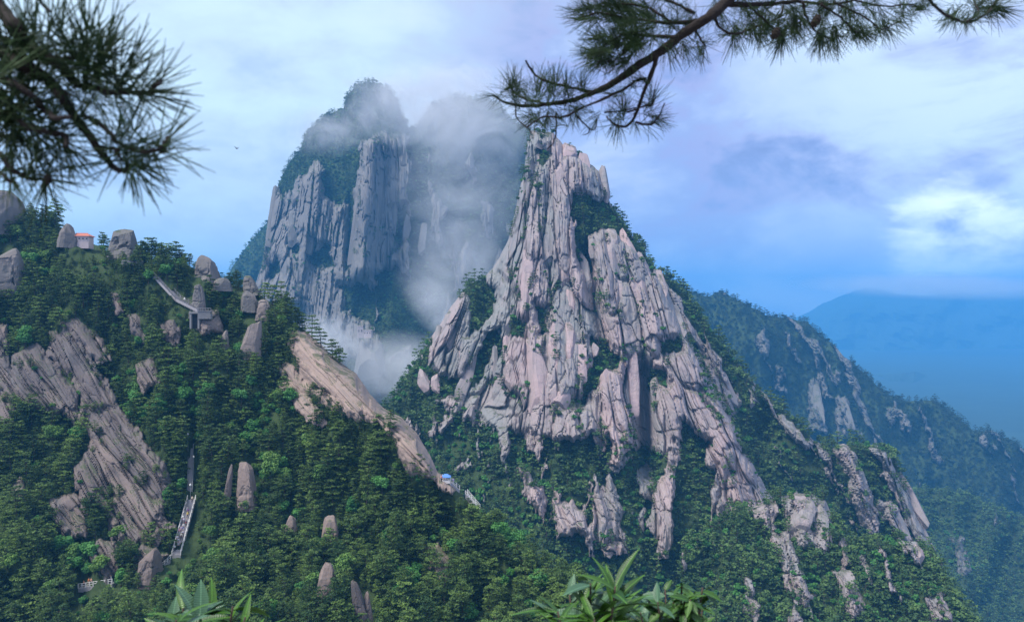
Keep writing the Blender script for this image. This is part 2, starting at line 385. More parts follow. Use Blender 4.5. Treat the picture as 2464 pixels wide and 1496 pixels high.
# ------------------------------------------------------------------ terrain: each massif is a relief surface with real depth
HILLS = {}
class Hill:
    def __init__(s, name, top, ybot, step, depth, rockfn, relief, mat, label, crag=3.0, curl=(30, 12.0), rocks=(), vegs=(), seed=1, rowscale=1.0, warp=1.0, grow=0.0):
        s.name = name; s.seed = seed
        tx = np.array([p[0] for p in top], float); ty = np.array([p[1] for p in top], float)
        s.x0, s.x1, s.ybot = tx[0], tx[-1], ybot
        xs = np.arange(s.x0, s.x1 + 0.1, step)
        tops = np.interp(xs, tx, ty)
        tops = tops + crag * fbm(xs / 22.0, xs * 0 + 3.3, seed + 50, 4) * 1.6
        s.xs, s.tops = xs, tops
        nr = int((ybot - tops.min()) / step * rowscale)
        v = np.linspace(0, 1, nr) ** 1.12
        px = np.repeat(xs[None, :], nr, 0)
        py = tops[None, :] + (ybot - tops)[None, :] * v[:, None]
        s.v = v; s.nr = nr; s.step = step
        # rock mask
        wx = px + 13 * warp * fbm(px / 24, py / 36, seed + 9, 4); wy = py + 15 * warp * fbm(px / 20 + 40, py / 40, seed + 19, 4)
        sd = rockfn(wx, wy)
        for q in rocks: sd = np.maximum(sd, polysd(wx, wy, q))
        for q in vegs: sd = np.minimum(sd, -polysd(wx, wy, q))
        sd = sd + 7 * warp * fbm(px / 9, py / 18, seed + 29, 3)
        sd = sd + grow
        rock = sstep(-4, 4, sd)
        s.rock = rock
        base = depth(px, py)
        slope = np.gradient(tops, xs)
        e = (py - tops[None, :]) / np.sqrt(1 + slope ** 2)[None, :]
        s.edge = e
        base = base + curl[1] * np.clip(1 - e / curl[0], 0, 1) ** 2
        rel, tint, S, T, gap = relief(px, py, sd)
        s.gap = gap
        fade = sstep(-2, 14, e)                       # keep the skyline where it is
        Y = base + rel * rock * (0.45 + 0.55 * sstep(0, 16, sd)) * (0.35 + 0.65 * fade) + (1 - rock) * (fbm(px / 60, py / 60, seed + 3, 4) * 0.012 * base + np.abs(fbm(px / 90, py / 210, seed + 4, 3)) * 0.035 * base) - rock * np.clip(sd, 0, 18) / 18 * 0.006 * base
        s.base, s.Y = base, Y
        X = (px - CX) / FL * Y; Z = (CY - py) / FL * Y
        V = np.stack([X, Y, Z], -1)
        s.V = V
        # far side: falls away behind the skyline
        back = []
        for k, (dy, dz) in enumerate(((6, 1.5), (25, 14), (70, 60), (160, 170))):
            sc_ = Y[0].mean() / 200.0 if Y[0].mean() < 400 else Y[0].mean() / 300.0
            yb = Y[0] + dy * sc_
            back.append(np.stack([X[0] * yb / Y[0], yb, Z[0] * yb / Y[0] - dz * sc_], -1))
        allv = np.concatenate([np.array(back[::-1]), V], 0)
        nb = len(back); n_r, n_c = allv.shape[:2]
        idx = np.arange(n_r * n_c).reshape(n_r, n_c)
        f = np.stack([idx[:-1, :-1], idx[1:, :-1], idx[1:, 1:], idx[:-1, 1:]], -1).reshape(-1, 4)
        me = mesh_np(name, allv.reshape(-1, 3), f, mat, False)
        pad = lambda a: np.concatenate([np.repeat(a[:1], nb, 0), a], 0)
        fattr(me, 'rock', pad(rock)); fattr(me, 'tint', pad(tint))
        vattr(me, 'st', np.stack([pad(S * base / FL), pad(T * base / FL), pad(S * 0)], -1))
        s.obj = tag(link(name, me), label=label, kind='structure')
        # per-cell area for scattering
        a = np.cross(V[1:, :-1] - V[:-1, :-1], V[:-1, 1:] - V[:-1, :-1])
        s.area = np.linalg.norm(a, axis=-1)
        HILLS[name] = s
    def rc(s, px, py):
        c = np.clip(np.round((np.asarray(px, float) - s.x0) / s.step).astype(int), 0, len(s.xs) - 1)
        vv = np.clip((np.asarray(py, float) - s.tops[c]) / (s.ybot - s.tops[c]), 0, 1)
        r = np.clip(np.searchsorted(s.v, vv), 0, s.nr - 1)
        return r, c
    def at(s, px, py, base=False):
        r, c = s.rc(px, py)
        Y = float((s.base if base else s.Y)[r, c])
        return P(px, py, Y)
    def scatter(s, n, mind, accept, seed, poly_clear=()):
        """points on the surface weighted by true area, thinned to a minimum spacing"""
        rng = np.random.default_rng(seed)
        gx = np.repeat(s.xs[None, :], s.nr, 0); gy = s.tops[None, :] + (s.ybot - s.tops)[None, :] * s.v[:, None]
        w = np.minimum(s.area, 4 * np.median(s.area)) * np.clip(accept(gx, gy, s.rock, s.gap, s.edge)[:-1, :-1], 0, 1)
        w = w / w.sum()
        k = rng.choice(w.size, size=n, p=w.ravel())
        r, c = k // w.shape[1], k % w.shape[1]
        r = np.minimum(r + (rng.random(n) > .5), s.nr - 1)
        px = s.xs[c]; py = s.tops[c] + (s.ybot - s.tops[c]) * s.v[r]
        ok = np.ones(n, bool)
        for q in poly_clear: ok &= polysd(px, py, q) < 0
        r, c, px, py = r[ok], c[ok], px[ok], py[ok]
        pts = s.V[r, c]
        keep = []; grid = {}
        for i in range(len(pts)):
            p = pts[i]; g = (int(p[0] // mind), int(p[1] // mind), int(p[2] // mind)); bad = False
            for a in (-1, 0, 1):
                for b in (-1, 0, 1):
                    for d in (-1, 0, 1):
                        for q in grid.get((g[0] + a, g[1] + b, g[2] + d), ()):
                            if (q[0] - p[0]) ** 2 + (q[1] - p[1]) ** 2 + (q[2] - p[2]) ** 2 < mind * mind: bad = True; break
                        if bad: break
                    if bad: break
                if bad: break
            if not bad: grid.setdefault(g, []).append(p); keep.append(i)
        keep = np.array(keep, int)
        return pts[keep], px[keep], py[keep], s.rock[r[keep], c[keep]]

def slabs(S, T, cw, ch, seed, amp, jit, sub=2.6, subamp=0.4, warp=0.35):
    """blocky granite relief: elongated cells with sharp joints; returns (metres toward the viewer are negative, cell id, joint openness)"""
    sx = S / cw + warp * fbm(S / cw * 0.7, T / ch * 1.2, seed + 31, 3); tx = T / ch + 0.25 * fbm(S / cw * 0.5, T / ch, seed + 41, 3)
    f1, f2, cid, pl = worley_plane(sx, tx, seed)
    g = f2 - f1
    rel = -amp * (0.75 * sstep(0.0, 0.11, g) + 0.25 * sstep(0.05, 0.5, g)) - jit * (cid - 0.5) - 1.1 * amp * pl
    a1, a2, cid2, pl2 = worley_plane(sx * sub + 7, tx * sub * 1.5 + 3, seed + 5)
    rel += -subamp * amp * sstep(0.0, 0.09, a2 - a1) - 0.35 * jit * (cid2 - 0.5) - 0.5 * amp * pl2
    b1, b2, cid3, pl3 = worley_plane(sx * sub * 2.6 + 1, tx * sub * 3.6 + 9, seed + 8)
    rel += -0.05 * amp * sstep(0.0, 0.25, b2 - b1) - 0.16 * amp * (cid3 - 0.5) - 0.15 * amp * pl3
    for q, (ks, kt, w_) in enumerate(((1.1, 0.28, 0.085), (2.3, 0.5, 0.10))):      # long continuous joints
        a = fbm(sx * ks + 5, tx * kt + 2, seed + 60 + q, 3)
        rel += (0.50 - 0.28 * q) * amp * (1 - sstep(0.0, w_, np.abs(a)))
    rel += 0.03 * amp * fbm(S / 3.5, T / 7.0, seed + 70, 2)
    return rel, 0.7 * cid + 0.3 * cid2, g

# ---------- near wooded spur on the left
A_TOP = [(-260, 470), (-60, 480), (0, 505), (60, 522), (110, 532), (150, 548), (200, 580), (240, 592), (262, 606), (345, 626), (380, 638), (455, 640), (510, 666), (545, 682), (600, 692), (650, 728), (700, 770), (740, 800), (790, 845), (857, 900), (890, 948), (922, 981), (965, 1003), (1003, 1041), (1035, 1095), (1052, 1133), (1084, 1154), (1105, 1180), (1150, 1235), (1250, 1325), (1350, 1415), (1450, 1500), (1520, 1570)]
A_ROCKS = [
 [(134, 806), (175, 800), (207, 857), (258, 921), (295, 986), (341, 1055), (392, 1120), (410, 1161), (401, 1203), (383, 1235), (415, 1267), (378, 1302), (323, 1304), (272, 1295), (258, 1249), (231, 1212), (194, 1203), (180, 1129), (194, 1120), (217, 1083), (221, 1055), (194, 1013), (198, 958), (171, 898), (111, 857)],
 [(28, 852), (92, 834), (111, 861), (138, 880), (175, 926), (194, 1000), (184, 1027), (152, 990), (120, 986), (46, 981), (28, 921)],
 [(-80, 780), (12, 786), (24, 880), (45, 990), (34, 1030), (-80, 1030)],
 [(120, 1203), (175, 1189), (207, 1212), (221, 1249), (203, 1290), (152, 1286), (134, 1258)],
 [(212, 1327), (249, 1295), (277, 1304), (281, 1359), (258, 1401), (231, 1364)],
 [(330, 1320), (372, 1318), (400, 1335), (372, 1372), (340, 1384), (322, 1350)],
 [(145, 784), (187, 772), (220, 791), (255, 843), (262, 872), (226, 872), (200, 840), (175, 812)],
 [(120, 804), (145, 798), (180, 836), (212, 885), (190, 890)],
 [(310, 762), (326, 762), (352, 814), (346, 826), (330, 808)], [(386, 786), (414, 774), (435, 804), (419, 824), (391, 812)],
 [(268, 708), (280, 704), (298, 748), (288, 756)], [(333, 880), (362, 868), (383, 920), (350, 945)],
 [(699, 801), (743, 808), (792, 846), (857, 900), (889, 948), (922, 981), (965, 1003), (1003, 1041), (1035, 1095), (1052, 1133), (1084, 1154), (1098, 1178), (1084, 1186), (1046, 1156), (1008, 1135), (987, 1145), (965, 1108), (954, 1053), (922, 1021), (889, 1010), (873, 988), (867, 1005), (829, 994), (802, 950), (743, 918), (716, 880), (708, 842)],
 [(667, 891), (694, 880), (743, 923), (819, 972), (835, 994), (792, 978), (727, 940)],
 [(672, 929), (710, 929), (764, 983), (781, 1021), (743, 1010), (699, 967)],
 [(30, 1165), (50, 1150), (62, 1200), (40, 1212)], [(470, 760), (520, 752), (530, 790), (486, 800)],
 [(1020, 1318), (1050, 1310), (1078, 1360), (1070, 1400), (1040, 1370)]]
def a_depth(px, py):
    d = 150 + (1496 - py) / 900 * 86
    d = d + 9 * fbm(px / 210, py / 260, 77, 3)
    d = d + 5.0 * np.exp(-((px - 470 - (py - 1100) * 0.02) / 45) ** 2) * sstep(880, 1000, py)      # gully of the stairway
    d = d - 6.0 * np.exp(-((px - (700 + (py - 800) * 1.02)) / 70) ** 2) * sstep(780, 860, py)      # bare spine
    return d
def a_relief(px, py, sd):
    # sheets of granite running down to the right
    left = sstep(620, 480, px)
    ang = left * 0.98 + (1 - left) * 0.83
    ca, sa = np.cos(ang), np.sin(ang)
    T = px * ca + py * sa; S = -px * sa + py * ca
    rel, cid, g = slabs(S, T, 46, 300, 5, 1.4, 1.9, 2.2, 0.22, 0.45)
    rel = rel * (0.45 + 0.55 * left)
    tint = -0.05 + 0.5 * cid + 0.55 * (1 - left)
    return rel, tint, S, T, g
A = Hill('wooded_spur', A_TOP, 1640, 2.4, a_depth, lambda x, y: np.full(x.shape, -60.0), a_relief, M['rock_near'],
         'pine-covered rocky spur with bare granite slabs', 2.0, (26, 9.0), A_ROCKS, seed=3, warp=0.8, grow=5.0)

# ---------- granite cone
B_TOP = [(905, 1010), (930, 975), (960, 938), (1000, 880), (1030, 822), (1050, 795), (1085, 740), (1110, 705), (1130, 685), (1165, 670), (1200, 620), (1225, 570), (1245, 480), (1262, 400), (1268, 335), (1290, 318), (1330, 318), (1352, 345), (1362, 360), (1385, 366), (1410, 385), (1440, 410), (1452, 445), (1470, 497), (1500, 540), (1530, 580), (1560, 622), (1600, 690), (1625, 745), (1650, 800), (1680, 855), (1705, 905), (1735, 960), (1770, 1030), (1800, 1100), (1835, 1160), (1870, 1215), (1950, 1330), (2050, 1496), (2110, 1590)]
B_VEG = [
 [(1377, 461), (1442, 479), (1489, 517), (1536, 587), (1575, 630), (1569, 648), (1536, 612), (1499, 572), (1475, 568), (1447, 545), (1424, 568), (1419, 660), (1396, 620), (1377, 540)],
 [(1290, 355), (1316, 352), (1318, 392), (1292, 398)],
 [(1114, 690), (1161, 662), (1189, 695), (1185, 746), (1157, 784), (1124, 812), (1133, 756)],
 [(1293, 738), (1318, 738), (1318, 795), (1295, 795)], [(1225, 775), (1266, 770), (1262, 810), (1232, 808)],
 [(1161, 817), (1194, 817), (1180, 868), (1161, 910), (1114, 953), (1058, 957), (997, 985), (900, 1020), (941, 929), (1007, 868), (1035, 826), (1021, 878), (1063, 910), (1114, 910), (1147, 859)],
 [(1419, 817), (1466, 826), (1494, 864), (1457, 910), (1433, 934), (1400, 971), (1414, 915), (1424, 868)],
 [(1583, 815), (1639, 812), (1645, 840), (1590, 848)], [(1560, 880), (1600, 890), (1610, 925), (1570, 930)],
 [(1150, 800), (1200, 790), (1205, 850), (1160, 880)], [(1640, 1010), (1700, 1060), (1680, 1085), (1640, 1060)]]
B_ROCKS = [
 [(1423, 950), (1435, 927), (1538, 927), (1541, 984), (1507, 1037), (1492, 1034), (1465, 1011), (1442, 999)],
 [(1248, 1007), (1271, 1007), (1290, 1053), (1298, 1094), (1283, 1094), (1268, 1072)],
 [(1465, 1041), (1492, 1041), (1519, 1083), (1522, 1110), (1492, 1140), (1469, 1132)],
 [(1522, 1151), (1553, 1106), (1576, 1163), (1595, 1250), (1591, 1292), (1564, 1300), (1560, 1250), (1568, 1201), (1538, 1193)],
 [(1241, 1125), (1260, 1117), (1271, 1148), (1302, 1163), (1317, 1224), (1309, 1262), (1287, 1231), (1260, 1193)],
 [(1325, 1174), (1347, 1178), (1351, 1201), (1374, 1201), (1408, 1231), (1420, 1262), (1446, 1228), (1477, 1208), (1496, 1228), (1496, 1288), (1484, 1323), (1435, 1304), (1385, 1285), (1351, 1296), (1328, 1254)],
 [(1625, 961), (1690, 927), (1728, 976), (1758, 1037), (1805, 1129), (1841, 1200), (1817, 1218), (1773, 1212), (1728, 1208), (1720, 1140), (1694, 1098), (1705, 1056), (1663, 1060), (1633, 1011)],
 [(1039, 995), (1058, 992), (1054, 1049), (1043, 1075)], [(1050, 1030), (1112, 920), (1130, 925), (1070, 1040)],
 [(1150, 976), (1172, 976), (1172, 1034), (1153, 1018)], [(1180, 992), (1192, 990), (1197, 1041), (1186, 1030)],
 [(1093, 1129), (1123, 1103), (1129, 1125), (1100, 1142)], [(1423, 1030), (1454, 1030), (1454, 1094), (1434, 1094)],
 [(1363, 995), (1385, 990), (1396, 1045), (1378, 1037)], [(1310, 1010), (1336, 1010), (1336, 1060), (1316, 1050)],
 [(1545, 940), (1620, 950), (1630, 1080), (1600, 1100), (1560, 1080)]]
def b_bound(x):
    return np.interp(x, [900, 1040, 1100, 1200, 1250, 1330, 1430, 1530, 1600, 1700, 1850], [880, 960, 1010, 1030, 1050, 1060, 1050, 1090, 1060, 1060, 1100])
def b_depth(px, py):
    d = 330 + (1350 - py) / 1020 * 140 + ((px - 1390) / 600.0) ** 2 * 60
    d = d + 10 * fbm(px / 170, py / 240, 177, 3)
    cxl = 1545 + (py - 900) * 0.04
    d = d + 26 * np.exp(-((px - cxl) / 22) ** 2) * sstep(840, 900, py) * sstep(1190, 1100, py)        # shadowed chimney
    d = d + 16 * np.exp(-((px - (1205 + (py - 600) * -0.25)) / 34) ** 2) * sstep(470, 540, py) * sstep(800, 700, py)
    d = d + 14 * np.exp(-((px - (1405 + (py - 600) * 0.22)) / 16) ** 2) * sstep(560, 620, py) * sstep(900, 760, py)
    d = d + 10 * np.exp(-((px - 1392) / 30) ** 2 - ((py - 965) / 18) ** 2)
    return d
def b_relief(px, py, sd):
    w = sstep(1250, 1090, px)
    ax = 1335 - 60 * w; ay = -100 + 480 * w
    S = (px - ax) / (py - ay + 1e-6) * 900 * (1 - 0.42 * w); T = py
    rel, cid, g = slabs(S, T, 54, 230, 15, 5.0, 6.0, 2.2, 0.26, 0.40)
    right = sstep(1180, 1260, px)
    tint = np.clip(-0.20 + 0.80 * cid + 0.16 * right + 0.10 * sstep(700, 850, py), 0, 1)
    return rel, tint, S, T, g
B = Hill('granite_cone', B_TOP, 1640, 2.3, b_depth, lambda x, y: np.maximum(b_bound(x) - y, np.where((y > 1000) & (y < 1340), (fbm(x / 42, y / 210, 811, 4) - 0.14) * 80, -60)), b_relief, M['rock_mid'],
         'steep cone of fluted pinkish granite rising above the forest', 3.5, (24, 16.0), B_ROCKS, B_VEG, seed=13)

# ---------- cloud-wrapped peak behind
C_TOP = [(598, 720), (612, 690), (630, 640), (640, 560), (650, 500), (660, 465), (680, 425), (700, 385), (722, 365), (735, 325), (760, 300), (790, 275), (828, 262), (830, 240), (850, 215), (880, 198), (905, 198), (935, 215), (955, 240), (966, 275), (985, 310), (1010, 300), (1040, 252), (1070, 238), (1100, 232), (1130, 236), (1170, 238), (1205, 255), (1225, 285), (1250, 305), (1290, 320), (1340, 380), (1420, 520)]
C_VEG = [
 [(664, 440), (700, 375), (722, 330), (830, 190), (960, 190), (1000, 330), (1040, 220), (1260, 220), (1300, 420), (1230, 430), (1150, 380), (1010, 340), (955, 315), (895, 318), (866, 350), (864, 402), (852, 441), (843, 480), (821, 497), (783, 471), (783, 402), (748, 385), (714, 437), (688, 463)],
 [(836, 480), (850, 470), (846, 640), (838, 650)], [(700, 560), (722, 560), (716, 600), (704, 610)], [(748, 600), (790, 590), (800, 640), (750, 640)],
 [(900, 670), (950, 640), (1000, 690), (1010, 760), (990, 830), (930, 860), (905, 800)], [(820, 690), (880, 680), (900, 720), (900, 780), (870, 770), (835, 740)],
 [(945, 500), (975, 500), (985, 560), (955, 600)], [(1000, 600), (1025, 560), (1030, 640), (1005, 660)],
 [(820, 860), (1000, 860), (1100, 1000), (800, 1000)], [(1130, 420), (1250, 380), (1260, 560), (1180, 500)], [(640, 630), (672, 625), (680, 655), (650, 665)]]
def c_depth(px, py):
    d = 820 + (960 - py) / 760 * 150 + ((px - 940) / 360.0) ** 2 * 90
    d = d + 14 * fbm(px / 120, py / 300, 277, 3)
    d = d - 48 * np.exp(-((px - (884 - (py - 330) * 0.06)) / 42) ** 2) * sstep(300, 350, py) * sstep(700, 640, py)      # great pillar
    d = d + 30 * np.exp(-((px - (845 - (py - 480) * 0.04)) / 12) ** 2) * sstep(420, 500, py) * sstep(700, 600, py)
    d = d - 30 * np.exp(-((px - (760 - (py - 400) * 0.22)) / 46) ** 2) * sstep(380, 430, py) * sstep(760, 720, py)
    d = d - 24 * np.exp(-((px - 885) / 26) ** 2) * sstep(780, 815, py)
    d = d - 40 * np.exp(-((px - 950) / 60) ** 2) * sstep(630, 800, py)
    return d
def c_relief(px, py, sd):
    k = -0.10 + 0.10 * sstep(760, 950, px) - 0.10 * sstep(740, 660, px)
    S = px - (py - 500) * k; T = py
    rel, cid, g = slabs(S, T, 30, 300, 25, 6.5, 9.0, 2.3, 0.5, 0.35)
    tint = np.clip(0.1 + 0.55 * cid, 0, 1)
    return rel, tint, S, T, g
C = Hill('cloud_peak', C_TOP, 1010, 2.2, c_depth, lambda x, y: np.where(x > 985, (fbm(x / 30, y / 130, 851, 3) - 0.18) * 70, 60.0), c_relief, M['rock_far'],
         'tall columned granite peak wrapped in drifting cloud', 3.0, (22, 22.0), (), C_VEG, seed=23)

# ---------- receding shoulder behind that peak
def flat_relief(cw, ch, amp, lean, seed, t0=0.2):
    def f(px, py, sd):
        S = px - py * lean; T = py
        rel, cid, g = slabs(S, T, cw, ch, seed, amp, amp, 2.4, 0.4, 0.4)
        return rel, np.clip(t0 + 0.5 * cid, 0, 1), S, T, g
    return f
none = lambda x, y: np.full(x.shape, -60.0)
C2 = Hill('hazy_shoulder', [(480, 740), (520, 705), (545, 668), (560, 640), (590, 600), (620, 560), (640, 537), (660, 515), (700, 500)], 800, 3.0,
          lambda px, py: 1250 + (700 - py) * 0.5, none, flat_relief(20, 120, 4, 0, 33), M['rock_far'], 'hazy wooded shoulder behind the cloud-wrapped peak', 3.0, (20, 20.0), (), (), 33)
# ---------- ridges to the right
D2_TOP = [(1480, 640), (1560, 640), (1590, 652), (1620, 680), (1650, 705), (1690, 760), (1740, 830), (1790, 890), (1829, 938), (1875, 975), (1912, 1015), (1960, 1060), (2001, 1069), (2060, 1068), (2110, 1070), (2145, 1090), (2165, 1130), (2187, 1175), (2212, 1240), (2245, 1310), (2285, 1400), (2315, 1450), (2345, 1500), (2400, 1590)]
D2_ROCKS = [[(1692, 861), (1728, 867), (1781, 962), (1769, 1010), (1740, 986), (1704, 938)], [(1865, 986), (1888, 992), (1948, 1057), (1972, 1075), (1936, 1081), (1882, 1033)],
 [(2002, 1075), (2037, 1075), (2079, 1141), (2109, 1230), (2115, 1290), (2091, 1296), (2055, 1224), (2037, 1141)], [(2135, 1085), (2162, 1130), (2204, 1200), (2246, 1290), (2294, 1403), (2276, 1391), (2216, 1308), (2174, 1248), (2148, 1170)],
 [(2109, 1188), (2157, 1212), (2204, 1313), (2162, 1308), (2121, 1236)], [(1800, 930), (1815, 925), (1822, 975), (1806, 980)]]
D2 = Hill('green_ridge', D2_TOP, 1640, 3.4, lambda px, py: 430 + (1400 - py) * 0.11 + 12 * fbm(px / 130, py / 200, 377, 3), lambda x, y: (fbm((x - y * 0.5) / 34, y / 220, 821, 3) - 0.26) * 70,
          flat_relief(30, 170, 4.5, 0.45, 43, 0.05), M['rock_mid'], 'green ridge with bare rock ribs falling to the right', 4.0, (24, 14.0), D2_ROCKS, (), 43)
D1_TOP = [(1500, 640), (1560, 640), (1590, 650), (1620, 680), (1660, 700), (1700, 718), (1720, 707), (1745, 702), (1770, 722), (1800, 735), (1840, 755), (1880, 765), (1905, 765), (1940, 775), (2000, 825), (2040, 865), (2080, 900), (2130, 945), (2180, 965), (2210, 962), (2250, 962), (2290, 990), (2330, 1025), (2350, 1040), (2385, 1035), (2420, 1050), (2463, 1085), (2600, 1180)]
D1_ROCKS = [[(1945, 920), (1960, 915), (2000, 1035), (1942, 1040)], [(2002, 950), (2031, 952), (2078, 1050), (2025, 1055)], [(2130, 985), (2150, 985), (2160, 1020), (2140, 1030)], [(2350, 1050), (2372, 1045), (2390, 1080), (2372, 1085)],
 [(2230, 1060), (2250, 1070), (2270, 1110), (2240, 1110)], [(1826, 800), (1840, 790), (1855, 860), (1838, 868)]]
D1 = Hill('far_dark_ridge', D1_TOP, 1640, 3.6, lambda px, py: 1150 + (1000 - py) * 0.5 + 40 * fbm(px / 140, py / 240, 477, 3), lambda x, y: (fbm((x - y * 0.45) / 26, y / 170, 841, 3) - 0.40) * 60,
          flat_relief(26, 150, 13, 0.45, 53, 0.0), M['rock_far'], 'blue-hazed wooded ridge descending to the right', 5.0, (20, 20.0), D1_ROCKS, (), 53)
D3_TOP = [(1640, 1330), (1750, 1240), (1830, 1208), (1875, 1192), (1940, 1184), (1985, 1200), (2012, 1260), (2045, 1315), (2100, 1308), (2160, 1298), (2205, 1302), (2245, 1345), (2280, 1405), (2320, 1470), (2360, 1540), (2400, 1600)]
D3_ROCKS = [[(1871, 1194), (1900, 1180), (1954, 1180), (1986, 1200), (2004, 1260), (1990, 1335), (1948, 1322), (1912, 1307), (1888, 1248)],
 [(1871, 1331), (1900, 1322), (1912, 1355), (1902, 1403), (1926, 1403), (1950, 1450), (1962, 1490), (1936, 1465), (1888, 1421)],
 [(2002, 1373), (2031, 1365), (2067, 1415), (2076, 1484), (2043, 1490), (2025, 1427)], [(2185, 1318), (2205, 1312), (2222, 1345), (2200, 1350)], [(2061, 1337), (2080, 1335), (2105, 1403), (2090, 1405)],
 [(2013, 1300), (2030, 1300), (2048, 1360), (2030, 1362)], [(2230, 1440), (2270, 1430), (2300, 1500), (2240, 1510)]]
D3 = Hill('near_right_slope', D3_TOP, 1640, 3.0, lambda px, py: 268 + (1496 - py) * 0.17 + 8 * fbm(px / 120, py / 200, 577, 3), lambda x, y: (fbm((x - y * 0.3) / 36, y / 120, 831, 3) - 0.30) * 70,
          flat_relief(34, 80, 2.6, 0.25, 63, 0.15), M['rock_mid'], 'scrub-covered slope with grey rock knobs', 4.0, (24, 9.0), D3_ROCKS, (), 63)
E0 = Hill('far_valley_side', [(2040, 1200), (2120, 1188), (2200, 1178), (2300, 1182), (2350, 1200), (2400, 1228), (2463, 1250), (2640, 1330)], 1640, 4.0,
          lambda px, py: 760 + (1300 - py) * 0.4 + 26 * fbm(px / 110, py / 200, 677, 3), none, flat_relief(22, 160, 6, 0.35, 73, 0.0), M['rock_far'],
          'hazy wooded valley side below the dark ridge', 4.0, (24, 14.0), [[(2290, 1290), (2310, 1280), (2340, 1380), (2310, 1385)], [(2390, 1230), (2402, 1236), (2412, 1260), (2398, 1262)]], (), 73)
# ---------- far blue mountains
def farhill(name, top, ybot, Y0, k, label, seed):
    def rel(px, py, sd):
        S = px; T = py; z = px * 0
        return z, z, S, T, z
    return Hill(name, top, ybot, 7.0, lambda px, py: Y0 + (800 - py) * k + Y0 * 0.03 * fbm(px / 70, py / 50, seed, 4), none, rel, M['far_hill'], label, 3.0, (30, Y0 * 0.02), (), (), seed)
farhill('far_mountain', [(1700, 800), (1850, 790), (1940, 752), (1990, 724), (2040, 705), (2080, 692), (2150, 704), (2220, 713), (2280, 702), (2350, 706), (2463, 696), (2700, 690)], 960, 6500, 5.0, 'distant blue mountain under the cloud base', 83)
farhill('far_foothill', [(1800, 900), (1950, 880), (2080, 905), (2200, 895), (2330, 925), (2463, 905), (2700, 920)], 1500, 4000, 4.0, 'distant blue foothill below the far mountain', 93)

# valley floor and the ledge the photographer stands on
vf = MB(); n = 24
for j in range(n + 1):
    for i in range(n + 1):
        vf.v.append(Vector((-7000 + 14000 * i / n, 60 + 8800 * (j / n) ** 1.5, -330 + 12 * math.sin(i * 1.7) * math.cos(j * 1.3))))
for j in range(n):
    for i in range(n):
        a = j * (n + 1) + i; vf.f.append([a, a + 1, a + n + 2, a + n + 1])
tag(vf.build('valley_floor', M['far_hill'], None, True), 'wooded valley floor far below the peaks', kind='structure')
lg = MB(); rows = [(-6, -1.9), (-2, -1.85), (1.0, -1.9), (2.6, -2.0), (3.6, -2.25), (4.6, -3.4), (6.0, -6.5), (9, -16), (14, -34), (26, -75), (60, -150), (120, -230)]
for j, (yy, zz) in enumerate(rows):
    for i in range(21):
        x = (-10 + i) * (0.6 + max(0, yy) * 0.35)
        lg.v.append(Vector((x, yy + 0.3 * math.sin(i * 2.1 + j), zz + 0.15 * math.sin(i * 1.3 + j * 2.2))))
for j in range(len(rows) - 1):
    for i in range(20):
        a = j * 21 + i; lg.f.append([a, a + 1, a + 22, a + 21])
tag(lg.build('ground', M['stone'], None, True), 'rocky ledge at the viewpoint', kind='structure')

